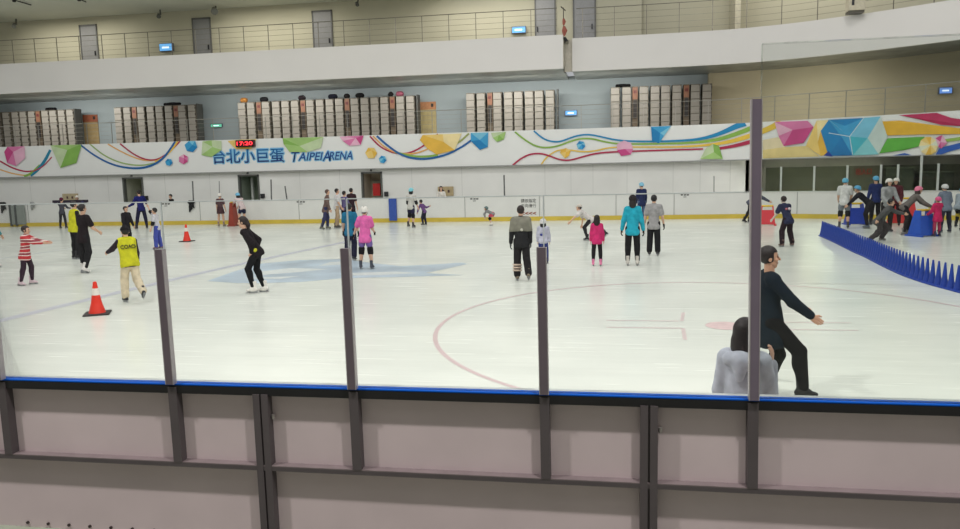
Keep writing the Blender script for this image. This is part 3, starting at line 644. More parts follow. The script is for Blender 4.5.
for l_ in ([(829, 133), (850, 136.5)], [(850, 136.5), (864, 118)], [(850, 136.5), (853, 155)]): ribbon(l_, .7, (200, 222, 228), .075, 'crystal_edge')
poly([(824, 155.5), (829, 151), (833, 156.5)], (30, 60, 150), .064, ban, 'tint_patch')
poly([(881, 121.5), (900, 120.5), (930, 124.5), (975, 130), (975, 134), (920, 134.5), (888, 135.5), (884, 130)], (224, 176, 50), .05, ban, 'colour_band')
poly([(899, 115.2), (937, 112.8), (952, 118), (975, 121), (975, 127), (942, 125), (920, 119.5)], (180, 36, 84), .052, ban, 'colour_band')
poly([(879, 153.5), (888, 138.3), (925, 136.7), (925, 145), (905, 150)], (92, 172, 62), .05, ban, 'colour_band'); poly([(944, 139.5), (975, 134.5), (975, 138.5), (946, 142)], (150, 186, 84), .05, ban, 'colour_band')
poly([(936, 155), (940, 148), (975, 139), (975, 145), (950, 151.5), (942, 155)], (40, 90, 176), .052, ban, 'colour_band'); poly([(893, 155.5), (905, 153), (912, 155)], (40, 90, 176), .052, ban, 'colour_band')
crystal(hexa((929, 146), 9.5, 0, 10), (931, 145), [Y3, Y2, Y1, Y3, (214, 220, 196)], .07); crystal([(936, 138), (939, 147), (942, 148.5), (948, 143), (943, 135)], (941, 142), [P3, P1, P2], .075)
# lettering on the banner
def grad(c0, c1, z0, z1):
    m = bpy.data.materials.new('lettering_blue'); m.use_nodes = True; nt = m.node_tree; b = nt.nodes['Principled BSDF']; b.inputs['Roughness'].default_value = .5
    tc = nt.nodes.new('ShaderNodeTexCoord'); sp = nt.nodes.new('ShaderNodeSeparateXYZ'); mr = nt.nodes.new('ShaderNodeMapRange'); mr.inputs[1].default_value = z0; mr.inputs[2].default_value = z1
    cr_ = nt.nodes.new('ShaderNodeValToRGB'); cr_.color_ramp.elements[0].color = (*lin(c0), 1); cr_.color_ramp.elements[1].color = (*lin(c1), 1)
    nt.links.new(tc.outputs['Object'], sp.inputs[0]); nt.links.new(sp.outputs[2], mr.inputs[0]); nt.links.new(mr.outputs[0], cr_.inputs[0]); nt.links.new(cr_.outputs[0], b.inputs['Base Color']); return m
xa, xb = atY(212, 155, 37.4)[0], atY(283.5, 155, 37.4)[0]; za, zb = atY(248, 163, 37.4)[2], atY(248, 148.6, 37.4)[2]
HALO = mat((138, 194, 226), .6, 0, 0)
for s_, y_, m_, of in (('台北小巨蛋', -.02, HALO, .012), ('台北小巨蛋', -.032, grad((14, 24, 104), (16, 116, 180), za, zb), .012)):
    text(s_, xa, xb, za, zb, y_, m_, 'chinese_lettering', ban, off=of, ext=.006, halo=.06 if y_ > -.03 else 0)
zc, zd = atY(322, 160, 37.4)[2], atY(322, 151.2, 37.4)[2]
for e_, y_, m_, of in ((.0001, -.02, HALO, .004), (0, -.032, mat((28, 66, 140), .6, 0, 0), .004)):
    X0 = atY(291, 156, 37.4)[0]; X1 = atY(352, 156, 37.4)[0]; L_ = X1-X0
    for w_, u0, u1, big in (('T', 0, .13, 1), ('AIPEI', .11, .52, 0), ('A', .51, .64, 1), ('RENA', .62, 1, 0)):
        text(w_, X0+u0*L_-e_, X0+u1*L_+e_, zc-e_-(.05 if big else 0), zd+e_-(0 if big else .05), y_, m_, 'english_lettering', ban, off=of, shear=.25, ext=.006, halo=.055 if e_ else 0)
a_ = atY(236, 147.3, 37.3); b_ = atY(254, 139.7, 37.3)
ck = thing('wall_clock', 'red digital clock reading 17:20 on the banner above the blue lettering', 'digital clock', (a_[0], 37.36, a_[2])); w = b_[0]-a_[0]; hh = b_[2]-a_[2]
bx('clock_case', mat((52, 10, 14), .4), 0, w, -.1, .1, 0, hh, ck, bevel=.015); text('17:20', .08, w-.08, .09, hh-.08, -.11, mat((255, 50, 60), .4, 0, 0, emit=3.), 'clock_digits', ck, off=.008)
# gallery floor, wall, ceiling
fl = MB(); p_ = clip(BAN, -59, 19); p2_ = offset(p_, .25); n = len(p_)
V = [(*p, 4.2) for p in p2_]+[(p[0], 44, 4.2) for p in p2_]+[(*p, 4.3) for p in p2_]+[(p[0], 44, 4.3) for p in p2_]
fl.add(V, [(i+1, i, n+i, n+i+1) for i in range(n-1)]+[(2*n+i, 2*n+i+1, 3*n+i+1, 3*n+i) for i in range(n-1)])
tag(fl.build('floor', mat((130, 128, 120), .5)), 'gallery floor behind the banner', kind='structure')
tag(bx('wall_back', mat((146, 156, 158), .6, 0, .04, .5), -62, 5.5, 41.3, 41.5, 4.3, 7.3), 'blue grey gallery wall behind the lockers', kind='structure')
TAN = mat((176, 166, 138), .7, 0, .04, .5)
ftan = offset(clip(FAS, 4.9, 19), 3.9); mb = wallstrip(MB(), ftan, 4.3, 7.2, .2); mb.box(ftan[0][0]-.06, ftan[0][0]+.12, ftan[0][1]-.05, 41.4, 4.3, 7.2)
mb.build('wall_right', TAN); tag(bpy.data.objects['wall_right.001'], 'curved tan gallery wall at the right', kind='structure')
# soffit over the gallery
SOF = mat((144, 146, 138), .3, .0, .22, 1.3, .5)  # colour mottling stands in for patchy reflections on the glossy underside
sof = MB(); sof.box(-60, -1.98, 36.7, 41.5, 7.12, 7.25)
tag(sof.build('ceiling', SOF), 'glossy grey soffit over the lockers', kind='structure')
p_ = clip(FAS, -1.6, 19); n = len(p_); q_ = [np.array([p[0], max(41.6, p[1]+4.5)]) for p in p_]
V = [(*p, 7.1) for p in p_]+[(*p, 7.1) for p in q_]; sof = MB(); sof.add(V+[(v[0], v[1], 7.25) for v in V], [(i+1, i, n+i, n+i+1) for i in range(n-1)]+[(2*n+i, 2*n+i+1, 3*n+i+1, 3*n+i) for i in range(n-1)])
tag(sof.build('ceiling', SOF), 'glossy grey soffit under the curved balcony', kind='structure')
# balcony fascia
FW = mat((214, 211, 207), .5, 0, .015, .4)
tag(bx('trim_1', FW, -60, -2.0, 36.5, 36.7, 7.12, 8.68), 'long white balcony front, left run', kind='structure')
tag(wallstrip(MB(), clip(FAS, -1.6, 19), 7.05, 8.6, .2).build('trim_2', FW), 'white balcony front, right run curving forward', kind='structure')
tag(MB().box(-2.02, -1.98, 36.55, 38.5, 7.12, 8.66).box(-2.0, -1.55, 37.3, 37.4, 7.05, 8.55).build('trim_3', mat((186, 180, 166), .5)), 'cream joint between the two balcony fronts', kind='structure')
# upper gallery
UPW = mat((188, 184, 162), .7, 0, .02, .4)
p_ = offset(clip(FAS, -1.6, 19), .25); n = len(p_); V = [(-60, 36.75, 8.4), (-2.1, 36.75, 8.4)]+[(*p, 8.4) for p in p_]; V += [(v[0], 44, 8.4) for v in V]; n = len(V)//2
tag(MB().add(V+[(v[0], v[1], 8.5) for v in V], [(i+1, i, n+i, n+i+1) for i in range(n-1)]+[(2*n+i, 2*n+i+1, 3*n+i+1, 3*n+i) for i in range(n-1)]).build('floor', mat((130, 128, 120), .5)), 'upper gallery floor', kind='structure')
tag(bx('wall_back', UPW, -62, 1.8, 40.2, 40.4, 8.5, 14), 'cream wall of the upper gallery', kind='structure')
fu = offset(clip(FAS, 1.2, 19), 3.4); tag(wallstrip(MB(), fu, 8.5, 14, .2).build('wall_right', UPW), 'cream curved wall of the upper gallery at the right', kind='structure')
tag(bx('ceiling', mat((196, 198, 186), .7, 0, .03, .5), -62, -8, 32, 41, 11.67, 11.8), 'grey upper ceiling at the top left', kind='structure')
DG = mat((142, 142, 142), .45, .1, .03)
for i, (x0, x1, yt) in enumerate(((80, 97.5, 25.5), (193, 211.5, 18), (313, 333, 11), (535, 556, -2), (573, 596, -2))):
    a_ = atY(x0, 40, 40.15)[0]; b_ = atY(x1, 40, 40.15)[0]; d_ = thing('door_%d' % (i+4), ['grey door of the upper gallery, leftmost', 'grey door of the upper gallery, second from the left', 'grey door of the upper gallery, third from the left', 'grey door of the upper gallery left of the balcony joint', 'grey door of the upper gallery right of the balcony joint'][i], None, (a_, 40.18, 8.5), kind='structure')
    w = b_-a_; MB().box(0, .07, -.05, .05, 0, 2.75).box(w-.07, w, -.05, .05, 0, 2.75).box(0, w, -.05, .05, 2.66, 2.75).build('door_frame', mat((104, 104, 102), .5), d_)
    bx('door_leaf', DG, .07, w-.07, -.02, .03, 0, 2.66, d_); hx = w-.2 if i != 3 else .14
    MB().box(hx-.03, hx+.03, -.08, -.02, 1.0, 1.25).build('door_handle', mat((50, 50, 52), .4, .5), d_)
for x in (66,):
    pass
tag(MB().box(1.7, 1.95, 37.9, 40.3, 8.5, 14).build('trim_4', mat((196, 190, 168), .7)), 'cream pier of the upper wall', kind='structure').location = (4.4, .6, 0)
# railings
STEEL = mat((120, 116, 106), .35, .5, 0)
def railing(name, label, path, z0, z1, step, bars, off=.0, st=STEEL):
    c0 = path[0]; t_ = thing(name, label, 'railing', (*c0, z0)); o3 = (*c0, z0); cum = [0]
    for a, b in zip(path, path[1:]): cum.append(cum[-1]+np.linalg.norm(b-a))
    P3 = [(*p, z1) for p in path]; MB(o3).tube(P3, .02, 6).build('handrail', st, t_)
    for i in range(bars):
        z = z0+(z1-z0)*(i+1)/(bars+1); MB(o3).tube([(*p, z) for p in path], .007, 5).build('rail_bar', st, t_)
    s = .3
    while s < cum[-1]:
        i = max(j for j in range(len(cum)) if cum[j] <= s); p = path[i]+(path[i+1]-path[i])*(s-cum[i])/(cum[i+1]-cum[i])
        MB(o3).box(p[0]-.016, p[0]+.016, p[1]-.012, p[1]+.012, z0, z1).build('rail_post', st, t_); s += step
    return t_
A2 = lambda *p: [np.array(q, float) for q in p]
railing('gallery_railing', 'steel railing on the upper balcony, left run in front of the grey doors', A2((-36, 36.9), (-2.3, 36.9)), 8.66, 9.98, 1.34, 4)
railing('gallery_railing', 'steel railing on the upper balcony, right curved run', offset(clip(FAS, -1.4, 16.5), .2), 8.58, 10.0, 1.5, 4)
railing('gallery_railing', 'thin steel railing above the colourful banner, in front of the lockers', offset(clip(BAN, -36, 16), .12), 4.33, 5.46, 1.5, 4, st=mat((150, 148, 140), .35, .5, 0))
# ------------------------------------------------------------------ lockers
LM = mat((140, 135, 126), .5, 0, .03); LD = mat((96, 90, 78), .6); LS = mat((58, 54, 48), .5)
def locker(kind):
    if kind == 'l':
        t_ = thing('locker', '', 'locker'); bx('locker_body', LD, -.235, .235, .03, .62, 0, 2.2, t_)
        for i in range(6):
            z = .04+i*.36; mb = MB(); c = .06 if i == 5 else .01; h_ = .315
            V = [(-.2, y, z) for y in (0, .03)]; out = [(-.225, z), (.195, z), (.195, z+h_-c), (.195-c, z+h_), (-.225+.01, z+h_)]; n = len(out)
            mb.add([(x, 0, zz) for x, zz in out]+[(x, .04, zz) for x, zz in out], [tuple(range(n)), tuple(range(n, 2*n))[::-1]]+[((i_+1) % n, i_, n+i_, n+(i_+1) % n) for i_ in range(n)])
            dr = mb.build('locker_door', LM, t_); MB().box(.2, .235, -.02, .03, z+.1, z+.22).build('door_lock', LS, dr)
    else:
        t_ = thing('locker_console', '', 'locker console'); bx('console_body', mat((92, 80, 64), .6), -.14, .14, .03, .6, 0, 2.2, t_); bx('console_panel', mat((128, 88, 66), .5), -.13, .13, 0, .03, 1.55, 2.14, t_); bx('console_screen', mat((96, 36, 34), .4), -.08, .08, -.01, 0, 1.85, 2.0, t_)
        bx('coin_tray', mat((40, 36, 34), .5), -.09, .09, -.02, .03, .6, 1.5, t_)
    return t_
LT = {'l': locker('l'), 'c': locker('c')}; first = {'l': True, 'c': True}
LB = [([(-9, 'l'), (-18, 'l'), (.7, 'l'), (10, 'l'), (18, 'l'), (26.5, 'l'), (34, 'c'), (40, 'l'), (48, 'l'), (56.5, 'l'), (65, 'l')], 'far left bank of lockers, above the pink crystal'),
      ([(113.2, 'l'), (122.2, 'l'), (130.8, 'c'), (136.2, 'l'), (145.8, 'l'), (154.6, 'l'), (164, 'l'), (172.6, 'c'), (177.4, 'l'), (187.2, 'l')], 'second bank of lockers from the left'),
      ([(237.3, 'l'), (246.5, 'l'), (255.8, 'c'), (261.4, 'l'), (271.6, 'l'), (281, 'l'), (290.6, 'l'), (300, 'c'), (305.8, 'l'), (315.6, 'l'), (325.3, 'l'), (335, 'l'), (344.3, 'c'), (350.4, 'l'), (360.5, 'l'), (370.4, 'l'), (380.2, 'l'), (389.6, 'c'), (396.2, 'l'), (406.1, 'l')], 'widest bank of lockers, above the blue lettering'),
      ([(466.3, 'l'), (476.8, 'l'), (487.2, 'c'), (493.2, 'l'), (504.2, 'l'), (514.2, 'l'), (525, 'l'), (534.8, 'l'), (545.8, 'l')], 'bank of lockers left of the small blue sign'),
      ([(611, 'l'), (622.5, 'l'), (632.3, 'c'), (639.5, 'l'), (650.8, 'l'), (661.3, 'l'), (672.6, 'l'), (683.6, 'c'), (691, 'l'), (702.6, 'l')], 'rightmost bank of lockers, beside the tan wall')]
GZ = 4.3
for items, lb in LB:
    for x, kd in items:
        p = atY(x, 100, 40)
        w = .44 if kd == 'l' else .28; loc = (p[0]+w/2, 40, GZ)
        if first[kd]: o = LT[kd]; o.location = loc; first[kd] = False
        else: o = copy_tree(LT[kd], loc)
        o['label'] = ('beige locker column in the '+lb) if kd == 'l' else ('narrow wooden fronted console in the '+lb); o['group'] = ('lockers: ' if kd == 'l' else 'consoles: ')+lb
for x0, x1 in ((72.8, 79), (195.5, 202.5), (415.3, 419), (555.3, 558.5)):
    a_ = atY(x0, 120, 40.05)[0]
    tag(MB().box(.06, .14, 0, .58, 0, 2.24).build('end_panel', mat((70, 70, 66), .5), loc=(a_+.02, 40.06, GZ)), {72.8: 'dark end panel of the far left locker bank', 195.5: 'dark end panel of the second locker bank', 415.3: 'dark end panel of the widest locker bank', 555.3: 'dark end panel of the locker bank left of the small blue sign'}[x0], 'panel')
for x, w, col, lb in ((50, .75, (20, 20, 22), 'flat black bag on top of the far left lockers'), (172, 1.1, (26, 26, 28), 'long black bag on top of the second locker bank'), (244, .45, (176, 120, 60), 'orange bag on top of the widest locker bank'), (264, .5, (34, 34, 36), 'black bag on the lockers right of the orange bag'), (302, .45, (40, 32, 36), 'dark bag midway on top of the widest locker bank'),
                      (333, .55, (26, 28, 38), 'navy bag on top of the widest locker bank'), (347, .35, (34, 32, 32), 'small dark bag right of the navy bag on the lockers'), (360, .5, (28, 28, 28), 'black bag on the lockers, third from their right end'), (400, .45, (150, 84, 100), 'pink bag on the right end of the widest locker bank'), (391, .3, (36, 34, 34), 'small black bag left of the pink bag'), (623, .8, (20, 20, 20), 'flat black bag on top of the rightmost locker bank')):
    p = atY(x, 100, 40.35); fl_ = .09 if w > .7 else .14
    lump('bag', lb, 'bag', (p[0], 40.35, GZ+2.2+fl_), [cap((-w/2+fl_, 0, 0), (w/2-fl_, 0, 0), fl_, fl_), cap((-w*.2, 0, fl_*.6), (w*.15, 0, fl_*.7), .05, .04)], col, .04)
for x0, y0, x1, y1, c1, c2, lb in ((84.5, 143, 96.5, 114.5, (160, 138, 96), (150, 86, 60), 'tan poster with a rust brown header on the gallery wall at the left'), (420.5, 130, 435.5, 101.5, (176, 160, 112), (178, 124, 84), 'tan poster on the gallery wall right of the widest locker bank')):
    a_ = atY(x0, y0, 41.2); b_ = atY(x1, y1, 41.2); t_ = thing('poster', lb, 'poster', (a_[0], 41.28, 4.3)); w = b_[0]-a_[0]; h_ = b_[2]-4.3
    bx('poster_sheet', mat(c1, .6, 0, .1, 4.), 0, w, -.03, 0, 0, h_-.42, t_); bx('poster_header', mat(c2, .6, 0, .1, 9.), 0, w, -.035, 0, h_-.42, h_, t_)
    bx('poster_mark', mat((40, 36, 34), .6), w*.7, w*.85, -.04, -.035, h_-.28, h_-.1, t_)
def lightsign(x0, y0, x1, y1, Y, col, lb, body=None):
    a_ = atY(x0, y1, Y); b_ = atY(x1, y0, Y); t_ = thing('light_sign', lb, 'light sign', (a_[0], Y, a_[2])); w = b_[0]-a_[0]; h_ = b_[2]-a_[2]
    bx('sign_case', mat((90, 96, 110), .5), -.03, w+.03, 0, .12, -.03, h_+.03, t_); bx('sign_face', mat(col, .4, 0, 0, emit=.9), 0, w, -.02, 0, 0, h_, t_)
    bx('sign_mark', mat((225, 240, 250), .4, 0, 0, emit=1.), w*.2, w*.75, -.03, -.02, h_*.35, h_*.62, t_)
lightsign(160, 43.5, 172, 51, 40.0, (96, 160, 214), 'small blue lit sign in the upper gallery between the two leftmost grey doors')
lightsign(512.3, 26.5, 525.3, 33, 40.0, (100, 160, 214), 'small blue lit sign in the upper gallery beside the door at the balcony joint')
lightsign(565.5, 110.5, 576.5, 115.5, 41.2, (90, 150, 210), 'small blue lit sign on the gallery wall right of the fourth locker bank')
lightsign(939.5, 87.5, 952, 93.5, 36.4, (100, 140, 210), 'small blue lit sign on the tan wall at the right edge')
lightsign(211, 124, 221.5, 127.2, 41.2, (90, 170, 140), 'small green exit light on the gallery wall between the locker banks')
# small fittings of the upper level
def fitting(x, y, Y, lb, s_=.16):
    p = atY(x, y, Y); mb = MB().box(-.03, .03, -.03, .03, .0, .35); mb.tube([(-.05, -.1, .02), (.06, -.28, -.14)], [s_*.7, s_], 10); tag(mb.build('spotlight', mat((96, 98, 92), .5), loc=p), lb, 'spotlight')
fitting(16.5, 25, 39.5, 'small dark spotlight on the upper wall near the left edge', .12); fitting(160.5, 15, 39.5, 'small dark spotlight on the upper wall left of the second grey door', .12); fitting(216, 10, 39.5, 'larger black spotlight right of the second grey door', .2); fitting(358, 3.5, 39.5, 'small black spotlight at the top of the upper wall right of the third grey door', .1)
for (x0, y0, x1, y1, lb) in ((14, 0, 31, 5, 'thin black track light on the ceiling at the top left corner'), (79, -1, 86, 2, 'short black track light on the ceiling at the top, right of the longer one')):
    a_ = atZ(x0, y0, 11.6); b_ = atZ(x1, y1, 11.6); mb = MB(a_).tube([a_, b_], .03, 6); mb.box(a_[0]-.06, a_[0]+.06, a_[1]-.06, a_[1]+.06, 11.5, 11.67); tag(mb.build('track_light', mat((40, 40, 40), .5), loc=a_), lb, 'track light')
p = atY(563.5, 24, 36.6); mb = MB().tube([(0, 0, .75), (0, 0, -.7)], .02, 6).tube([(-.12, 0, .8), (.1, 0, .6)], .03, 6).tube([(.02, 0, -.62), (.14, 0, -.78)], .07, 8, 1)
mb.tube([(0, 0, .25), (.03, 0, .1), (0, 0, -.05)], [.04, .09, .04], 8, 2).tube([(.02, 0, -.1), (.05, 0, -.3), (.02, 0, -.55)], [.05, .13, .05], 8, 2)
tag(mb.build('hanging_ornament', [mat((64, 60, 52), .6), mat((30, 30, 30), .6), mat((150, 84, 70), .6)], loc=p), 'thin rust coloured ornament hanging at the joint of the balcony fronts', 'ornament')
p = atY(855.5, 5, 34.6); t_ = thing('loudspeaker', 'beige loudspeaker box on the curved upper railing near the top right', 'loudspeaker', (p[0], p[1], p[2]-.25))
bx('speaker_cabinet', mat((196, 188, 166), .6), -.33, .33, -.25, .25, 0, .75, t_, bevel=.03); bx('speaker_bracket', mat((90, 86, 76), .5), -.3, .3, -.2, .3, -.1, 0, t_); bx('speaker_port', mat((50, 50, 52), .6), -.22, -.12, -.26, -.25, .2, .55, t_)
# ------------------------------------------------------------------ near barrier
FRM = mat((92, 84, 86), .55, .1, .05, 3.); PAN = mat((214, 196, 198), .6, 0, .03, 2.); RB = (-1, 4.6, 0)
nb_ = thing('near_barrier', 'near side of the rink barrier: blue rail, brown steel frame and pale panels', 'rink barrier', RB)
def nbx(name, m, *a, bev=0): return MB(RB).box(*a).build(name, m, nb_, bevel=bev)
nbx('barrier_panel', PAN, -16, 9, 4.66, 4.74, -.07, 1.06)
nbx('kick_strip', mat((214, 188, 74), .5), -16, 9, 4.74, 4.755, 0, .2)
BLUE = mat((0, 84, 186), .45, 0, .04, 2., .2)
MB(RB).box(-16, 9, 4.6, 4.67, 1.085, 1.1).build('cap_rail', BLUE, nb_, bevel=.008)
nbx('top_beam', mat((30, 28, 30), .5), -16, 9, 4.6, 4.66, 1.03, 1.085); nbx('cap_rail_back', mat((200, 204, 204), .5), -16, 9, 4.67, 4.755, 1.06, 1.085)
nbx('shelf_angle', mat((130, 116, 118), .5, .1), -16, 9, 4.595, 4.66, .53, .537); nbx('shelf_lip', FRM, -16, 9, 4.595, 4.603, .5, .53)
nbx('bottom_angle', mat((150, 156, 140), .5), -16, 9, 4.58, 4.66, -.07, -.055)
PX = [-4.35-1.32*k for k in range(3, 0, -1)]+[-4.315, -2.968, -1.657, -.389, .878, 2.2, 3.5]
for x in PX:
    tall = x > .8; le = -.006 if not tall else -.014
    zt = 2.035 if not tall else 2.885
    R_l = np.array([[1, 0, 0], [0, 1, 0], [le, 0, 1]])
    MB(RB).box(-.028, .028, -.03, .012, 0, zt-1.1, R=R_l, o=(x, 4.6, 1.1)).build('glass_post', mat((112, 100, 108), .4, .2, .04, 4.) if not tall else mat((124, 112, 126), .4, .2, .04, 4.), nb_)
    MB(RB).box(-.03, -.024, -.032, .012, 0, zt-1.1, R=R_l, o=(x, 4.6, 1.1)).box(.026, .031, -.032, .012, 0, zt-1.1, R=R_l, o=(x, 4.6, 1.1)).build('post_lit_edge', mat((176, 168, 170), .35, .4), nb_)  # lighter strips paint the lit metal sides of the post
    MB(RB).box(-.031, .031, -.008, .06, -.56, -.02, R=R_l, o=(x, 4.6, 1.095)).build('short_upright', FRM, nb_)
for x in (-7.6, -5.0, -2.32, .262, 2.9, 5.5):
    o_ = MB(RB).box(x-.054, x-.007, 4.592, 4.66, -.07, 1.04).box(x+.007, x+.054, 4.592, 4.66, -.07, 1.04).box(x-.007, x+.007, 4.61, 4.66, -.07, 1.04).build('main_upright', FRM, nb_)
    for z in (.86,): lathe(MB(RB), [(.012, 0), (.012, .03)], 8, c=(x+.07, 4.63, z)).build('bolt', mat((170, 164, 160), .3, .6, 0), nb_)
for i in range(26):
    x = -4.27-.0+.172*i
    if min(abs(x-u) for u in (-2.36, .255)) < .1: continue
    MB(RB).tube([(x, 4.648, -.02), (x, 4.662, -.02)], .011, 8).build('screw', mat((60, 48, 48), .5), nb_)
GC = glass_mat('clear_glass', (.985, .99, .985), .55); GC2 = glass_mat('clear_glass_tall', (.93, .945, .93), .75)
for a_, b_ in zip(PX, PX[1:]):
    tall = a_ > .8
    zt = 2.35 if not tall else 3.195
    MB(RB).box(a_+.006, b_-.006, 4.618, 4.63, 1.1, zt).build('glass_pane', GC if not tall else GC2, nb_)
    MB(RB).box(a_+.006, b_-.006, 4.617, 4.631, zt, zt+.006).box(a_+.003, a_+.01, 4.617, 4.631, 2.0 if not tall else 2.85, zt).build('polished_edge', mat((206, 212, 212), .3) if not tall else GC2, nb_)
tag(bx('blocker_wall', mat((120, 120, 118), .8), -75, 30, -6.2, -6, -.07, 16), 'unseen grey wall added behind the camera to cut the ambient light', kind='structure')  # added out of view to block ambient light on the near barrier
# ------------------------------------------------------------------ cones and skating aids
OR_, WH_, BK_ = mat((232, 52, 34), .45, 0, .03), mat((232, 226, 216), .5, 0, .02), mat((44, 38, 40), .6)
def cone(name, label, loc, H, r0, base, m, band=True, group=None):
    t_ = thing(name, label, 'traffic cone', loc, group)
    lathe(MB(), [(r0, .02), (r0*.62, H*.36), (r0*.24, H*.94), (r0*.2, H), (r0*.1, H)], 18).build('cone_body', m, t_, smooth=False)
    if band: lathe(MB(), [(r0*.48+.004, H*.52), (r0*.33+.004, H*.8)], 18).build('reflective_band', WH_, t_)
    MB().box(-base, base, -base, base, 0, .03).build('cone_base', BK_ if band else m, t_, bevel=.01)
    return t_
cone('traffic_cone', 'orange traffic cone with a white band near the coach, closest to the camera', atZ(97.5, 314), .61, .15, .22, OR_).rotation_euler.z = .5
cone('traffic_cone', 'orange traffic cone further out on the ice, below the hanging black jacket', atZ(187, 241.5), .66, .15, .22, OR_)
BC = mat((26, 62, 158), .5, 0, .05)
pc = smooth([atZ(822, 236)[:2], atZ(836, 242)[:2], atZ(850, 249)[:2], atZ(858, 253)[:2], atZ(868, 257)[:2], atZ(880, 263.5)[:2], atZ(905, 275.5)[:2], atZ(930, 284)[:2], atZ(960, 292)[:2], atZ(990, 300)[:2]], 2)
cum = [0]
for a, b in zip(pc, pc[1:]): cum.append(cum[-1]+np.linalg.norm(b-a))
bc0 = None; s = 0; LBC = 'blue cone standing in the long curved row of touching blue cones'; GB = 'blue cones in the curved row across the ice'
while s < cum[-1]:
    i = max(j for j in range(len(cum)-1) if cum[j] <= s); p = pc[i]+(pc[i+1]-pc[i])*(s-cum[i])/(cum[i+1]-cum[i])
    if bc0 is None: bc0 = cone('blue_cone', LBC, (*p, 0), .5, .08, .1, BC, False, GB); o = bc0
    else: o = copy_tree(bc0, (*p, 0))
    o.rotation_euler.z = math.atan2((pc[i+1]-pc[i])[1], (pc[i+1]-pc[i])[0]); s += .213
def aid(label, px, py, H, W, yaw, col, name='skating_aid'):
    t_ = thing(name, label, 'skating aid', atZ(px, py)); t_.rotation_euler.z = math.radians(yaw); m = mat(col, .4, 0, .04)
    mb = MB()
    for sx in (-1, 1):
        V = [(sx*W*.5, -W*.42, 0), (sx*W*.5, W*.42, 0), (sx*W*.36, W*.16, H), (sx*W*.36, -W*.16, H)]; V2 = [(v[0]-sx*.05, v[1], v[2]) for v in V]
        mb.add(V+V2, [(0, 1, 2, 3), (7, 6, 5, 4), (0, 4, 5, 1), (1, 5, 6, 2), (2, 6, 7, 3), (3, 7, 4, 0)])
    mb.build('side_panel', m, t_)
    V = [(-W*.47, -W*.40, .04), (W*.47, -W*.40, .04), (W*.36, -W*.2, H*.8), (-W*.36, -W*.2, H*.8)]; V2 = [(v[0], v[1]+.04, v[2]) for v in V]
    MB().add(V+V2, [(0, 1, 2, 3), (7, 6, 5, 4), (0, 4, 5, 1), (1, 5, 6, 2), (2, 6, 7, 3), (3, 7, 4, 0)]).build('front_panel', m, t_)
    MB().tube([(-W*.36, 0, H), (W*.36, 0, H)], .04, 10).build('handle_bar', mat((236, 200, 50), .5), t_)
    for sx in (-1, 1): MB().box(sx*W*.5-.04, sx*W*.5+.04, -W*.5, W*.5, 0, .05).build('runner', m, t_)
    return t_
aid('blue skating aid pushed by the child in the white shirt and grey shorts', 855, 224.5, .82, .68, 5, (36, 66, 170))
aid('blue skating aid between the pink helmet and the child in pink', 922, 236, .84, .66, 25, (36, 84, 186))
aid('red skating aid behind the blurred grey skater, beside the maroon jacket', 902, 223.5, .98, .95, -8, (214, 52, 50))
aid('red skating aid pushed by the skater behind the tall glass post', 767, 225, .76, .62, -12, (212, 44, 58))
aid('narrow rust red skating aid at the far barrier beside the light blue helmet', 234, 226, 1.15, .42, 80, (150, 62, 48))
# ------------------------------------------------------------------ the people
W_, K_, G_ = (226, 222, 214), (34, 33, 36), (120, 120, 122)
def vest_back(word):
    def fn(o, k, H, fr, sd, T, Tf, piece):
        P, nb = k['P'], k['nb']; f = .042
        pr = [cap(P-T*.03*H, P+T*.1*H, .1*H+f, .082*H+f, Tf, 1.38), cap(P+T*.1*H, P+T*.235*H, .082*H+f, .096*H+f, Tf, 1.38), cap(k['sho'][0]-sd*.03*H, k['sho'][1]+sd*.03*H, .042*H+f*.7)]
        v = piece('vest', pr, (206, 204, 44), cuts=[(P-T*.07*H, tuple(-T))])
        if word:
            cu = bpy.data.curves.new('t', 'FONT'); cu.body = word; cu.offset = .012; ob = bpy.data.objects.new('t', cu); C.objects.link(ob)
            me = bpy.data.meshes.new_from_object(ob.evaluated_get(bpy.context.evaluated_depsgraph_get())); bpy.data.objects.remove(ob)
            V = np.array([q.co[:] for q in me.vertices]); lo, hi = V.min(0), V.max(0); S_ = .37*H/1.7/(hi[0]-lo[0]); c = P+T*.2*H-Tf*(.098*H+f)/1.38-Tf*.012
            for q, vv in zip(me.vertices, V):
                u = (vv[0]-(lo[0]+hi[0])/2)*S_; w = (vv[1]-(lo[1]+hi[1])/2)*S_*1.2; p = c-sd*u+T*w+Tf*(u*u*1.6)
                q.co = p
            me.materials.clear(); me.materials.append(mat((30, 30, 30), .7, 0, 0)); x = bpy.data.objects.new('lettering', me); C.objects.link(x); x.parent = v
            so = x.modifiers.new('thick', 'SOLIDIFY'); so.thickness = .006
    return fn
def leg_bands(cols, i_=(0, 1), rng=(.3, .8)):
    def fn(o, k, H, fr, sd, T, Tf, piece):
        for i in i_:
            n = len(cols)
            for j, c_ in enumerate(cols):
                t0 = rng[0]+(rng[1]-rng[0])*j/n; t1 = t0+(rng[1]-rng[0])/n*.6; a, b = k['knee'][i], k['ank'][i]
                piece('sock_band', [cap(a+(b-a)*t0, a+(b-a)*t1, .05*H+.03, .05*H+.03)], c_, v=.014, cuts=[(a+(b-a)*t1, tuple((b-a)/np.linalg.norm(b-a))), (a+(b-a)*t0, tuple(-(b-a)/np.linalg.norm(b-a)))])
    return fn
def multi(*fs):
    def fn(*a):
        for f_ in fs: f_(*a)
    return fn
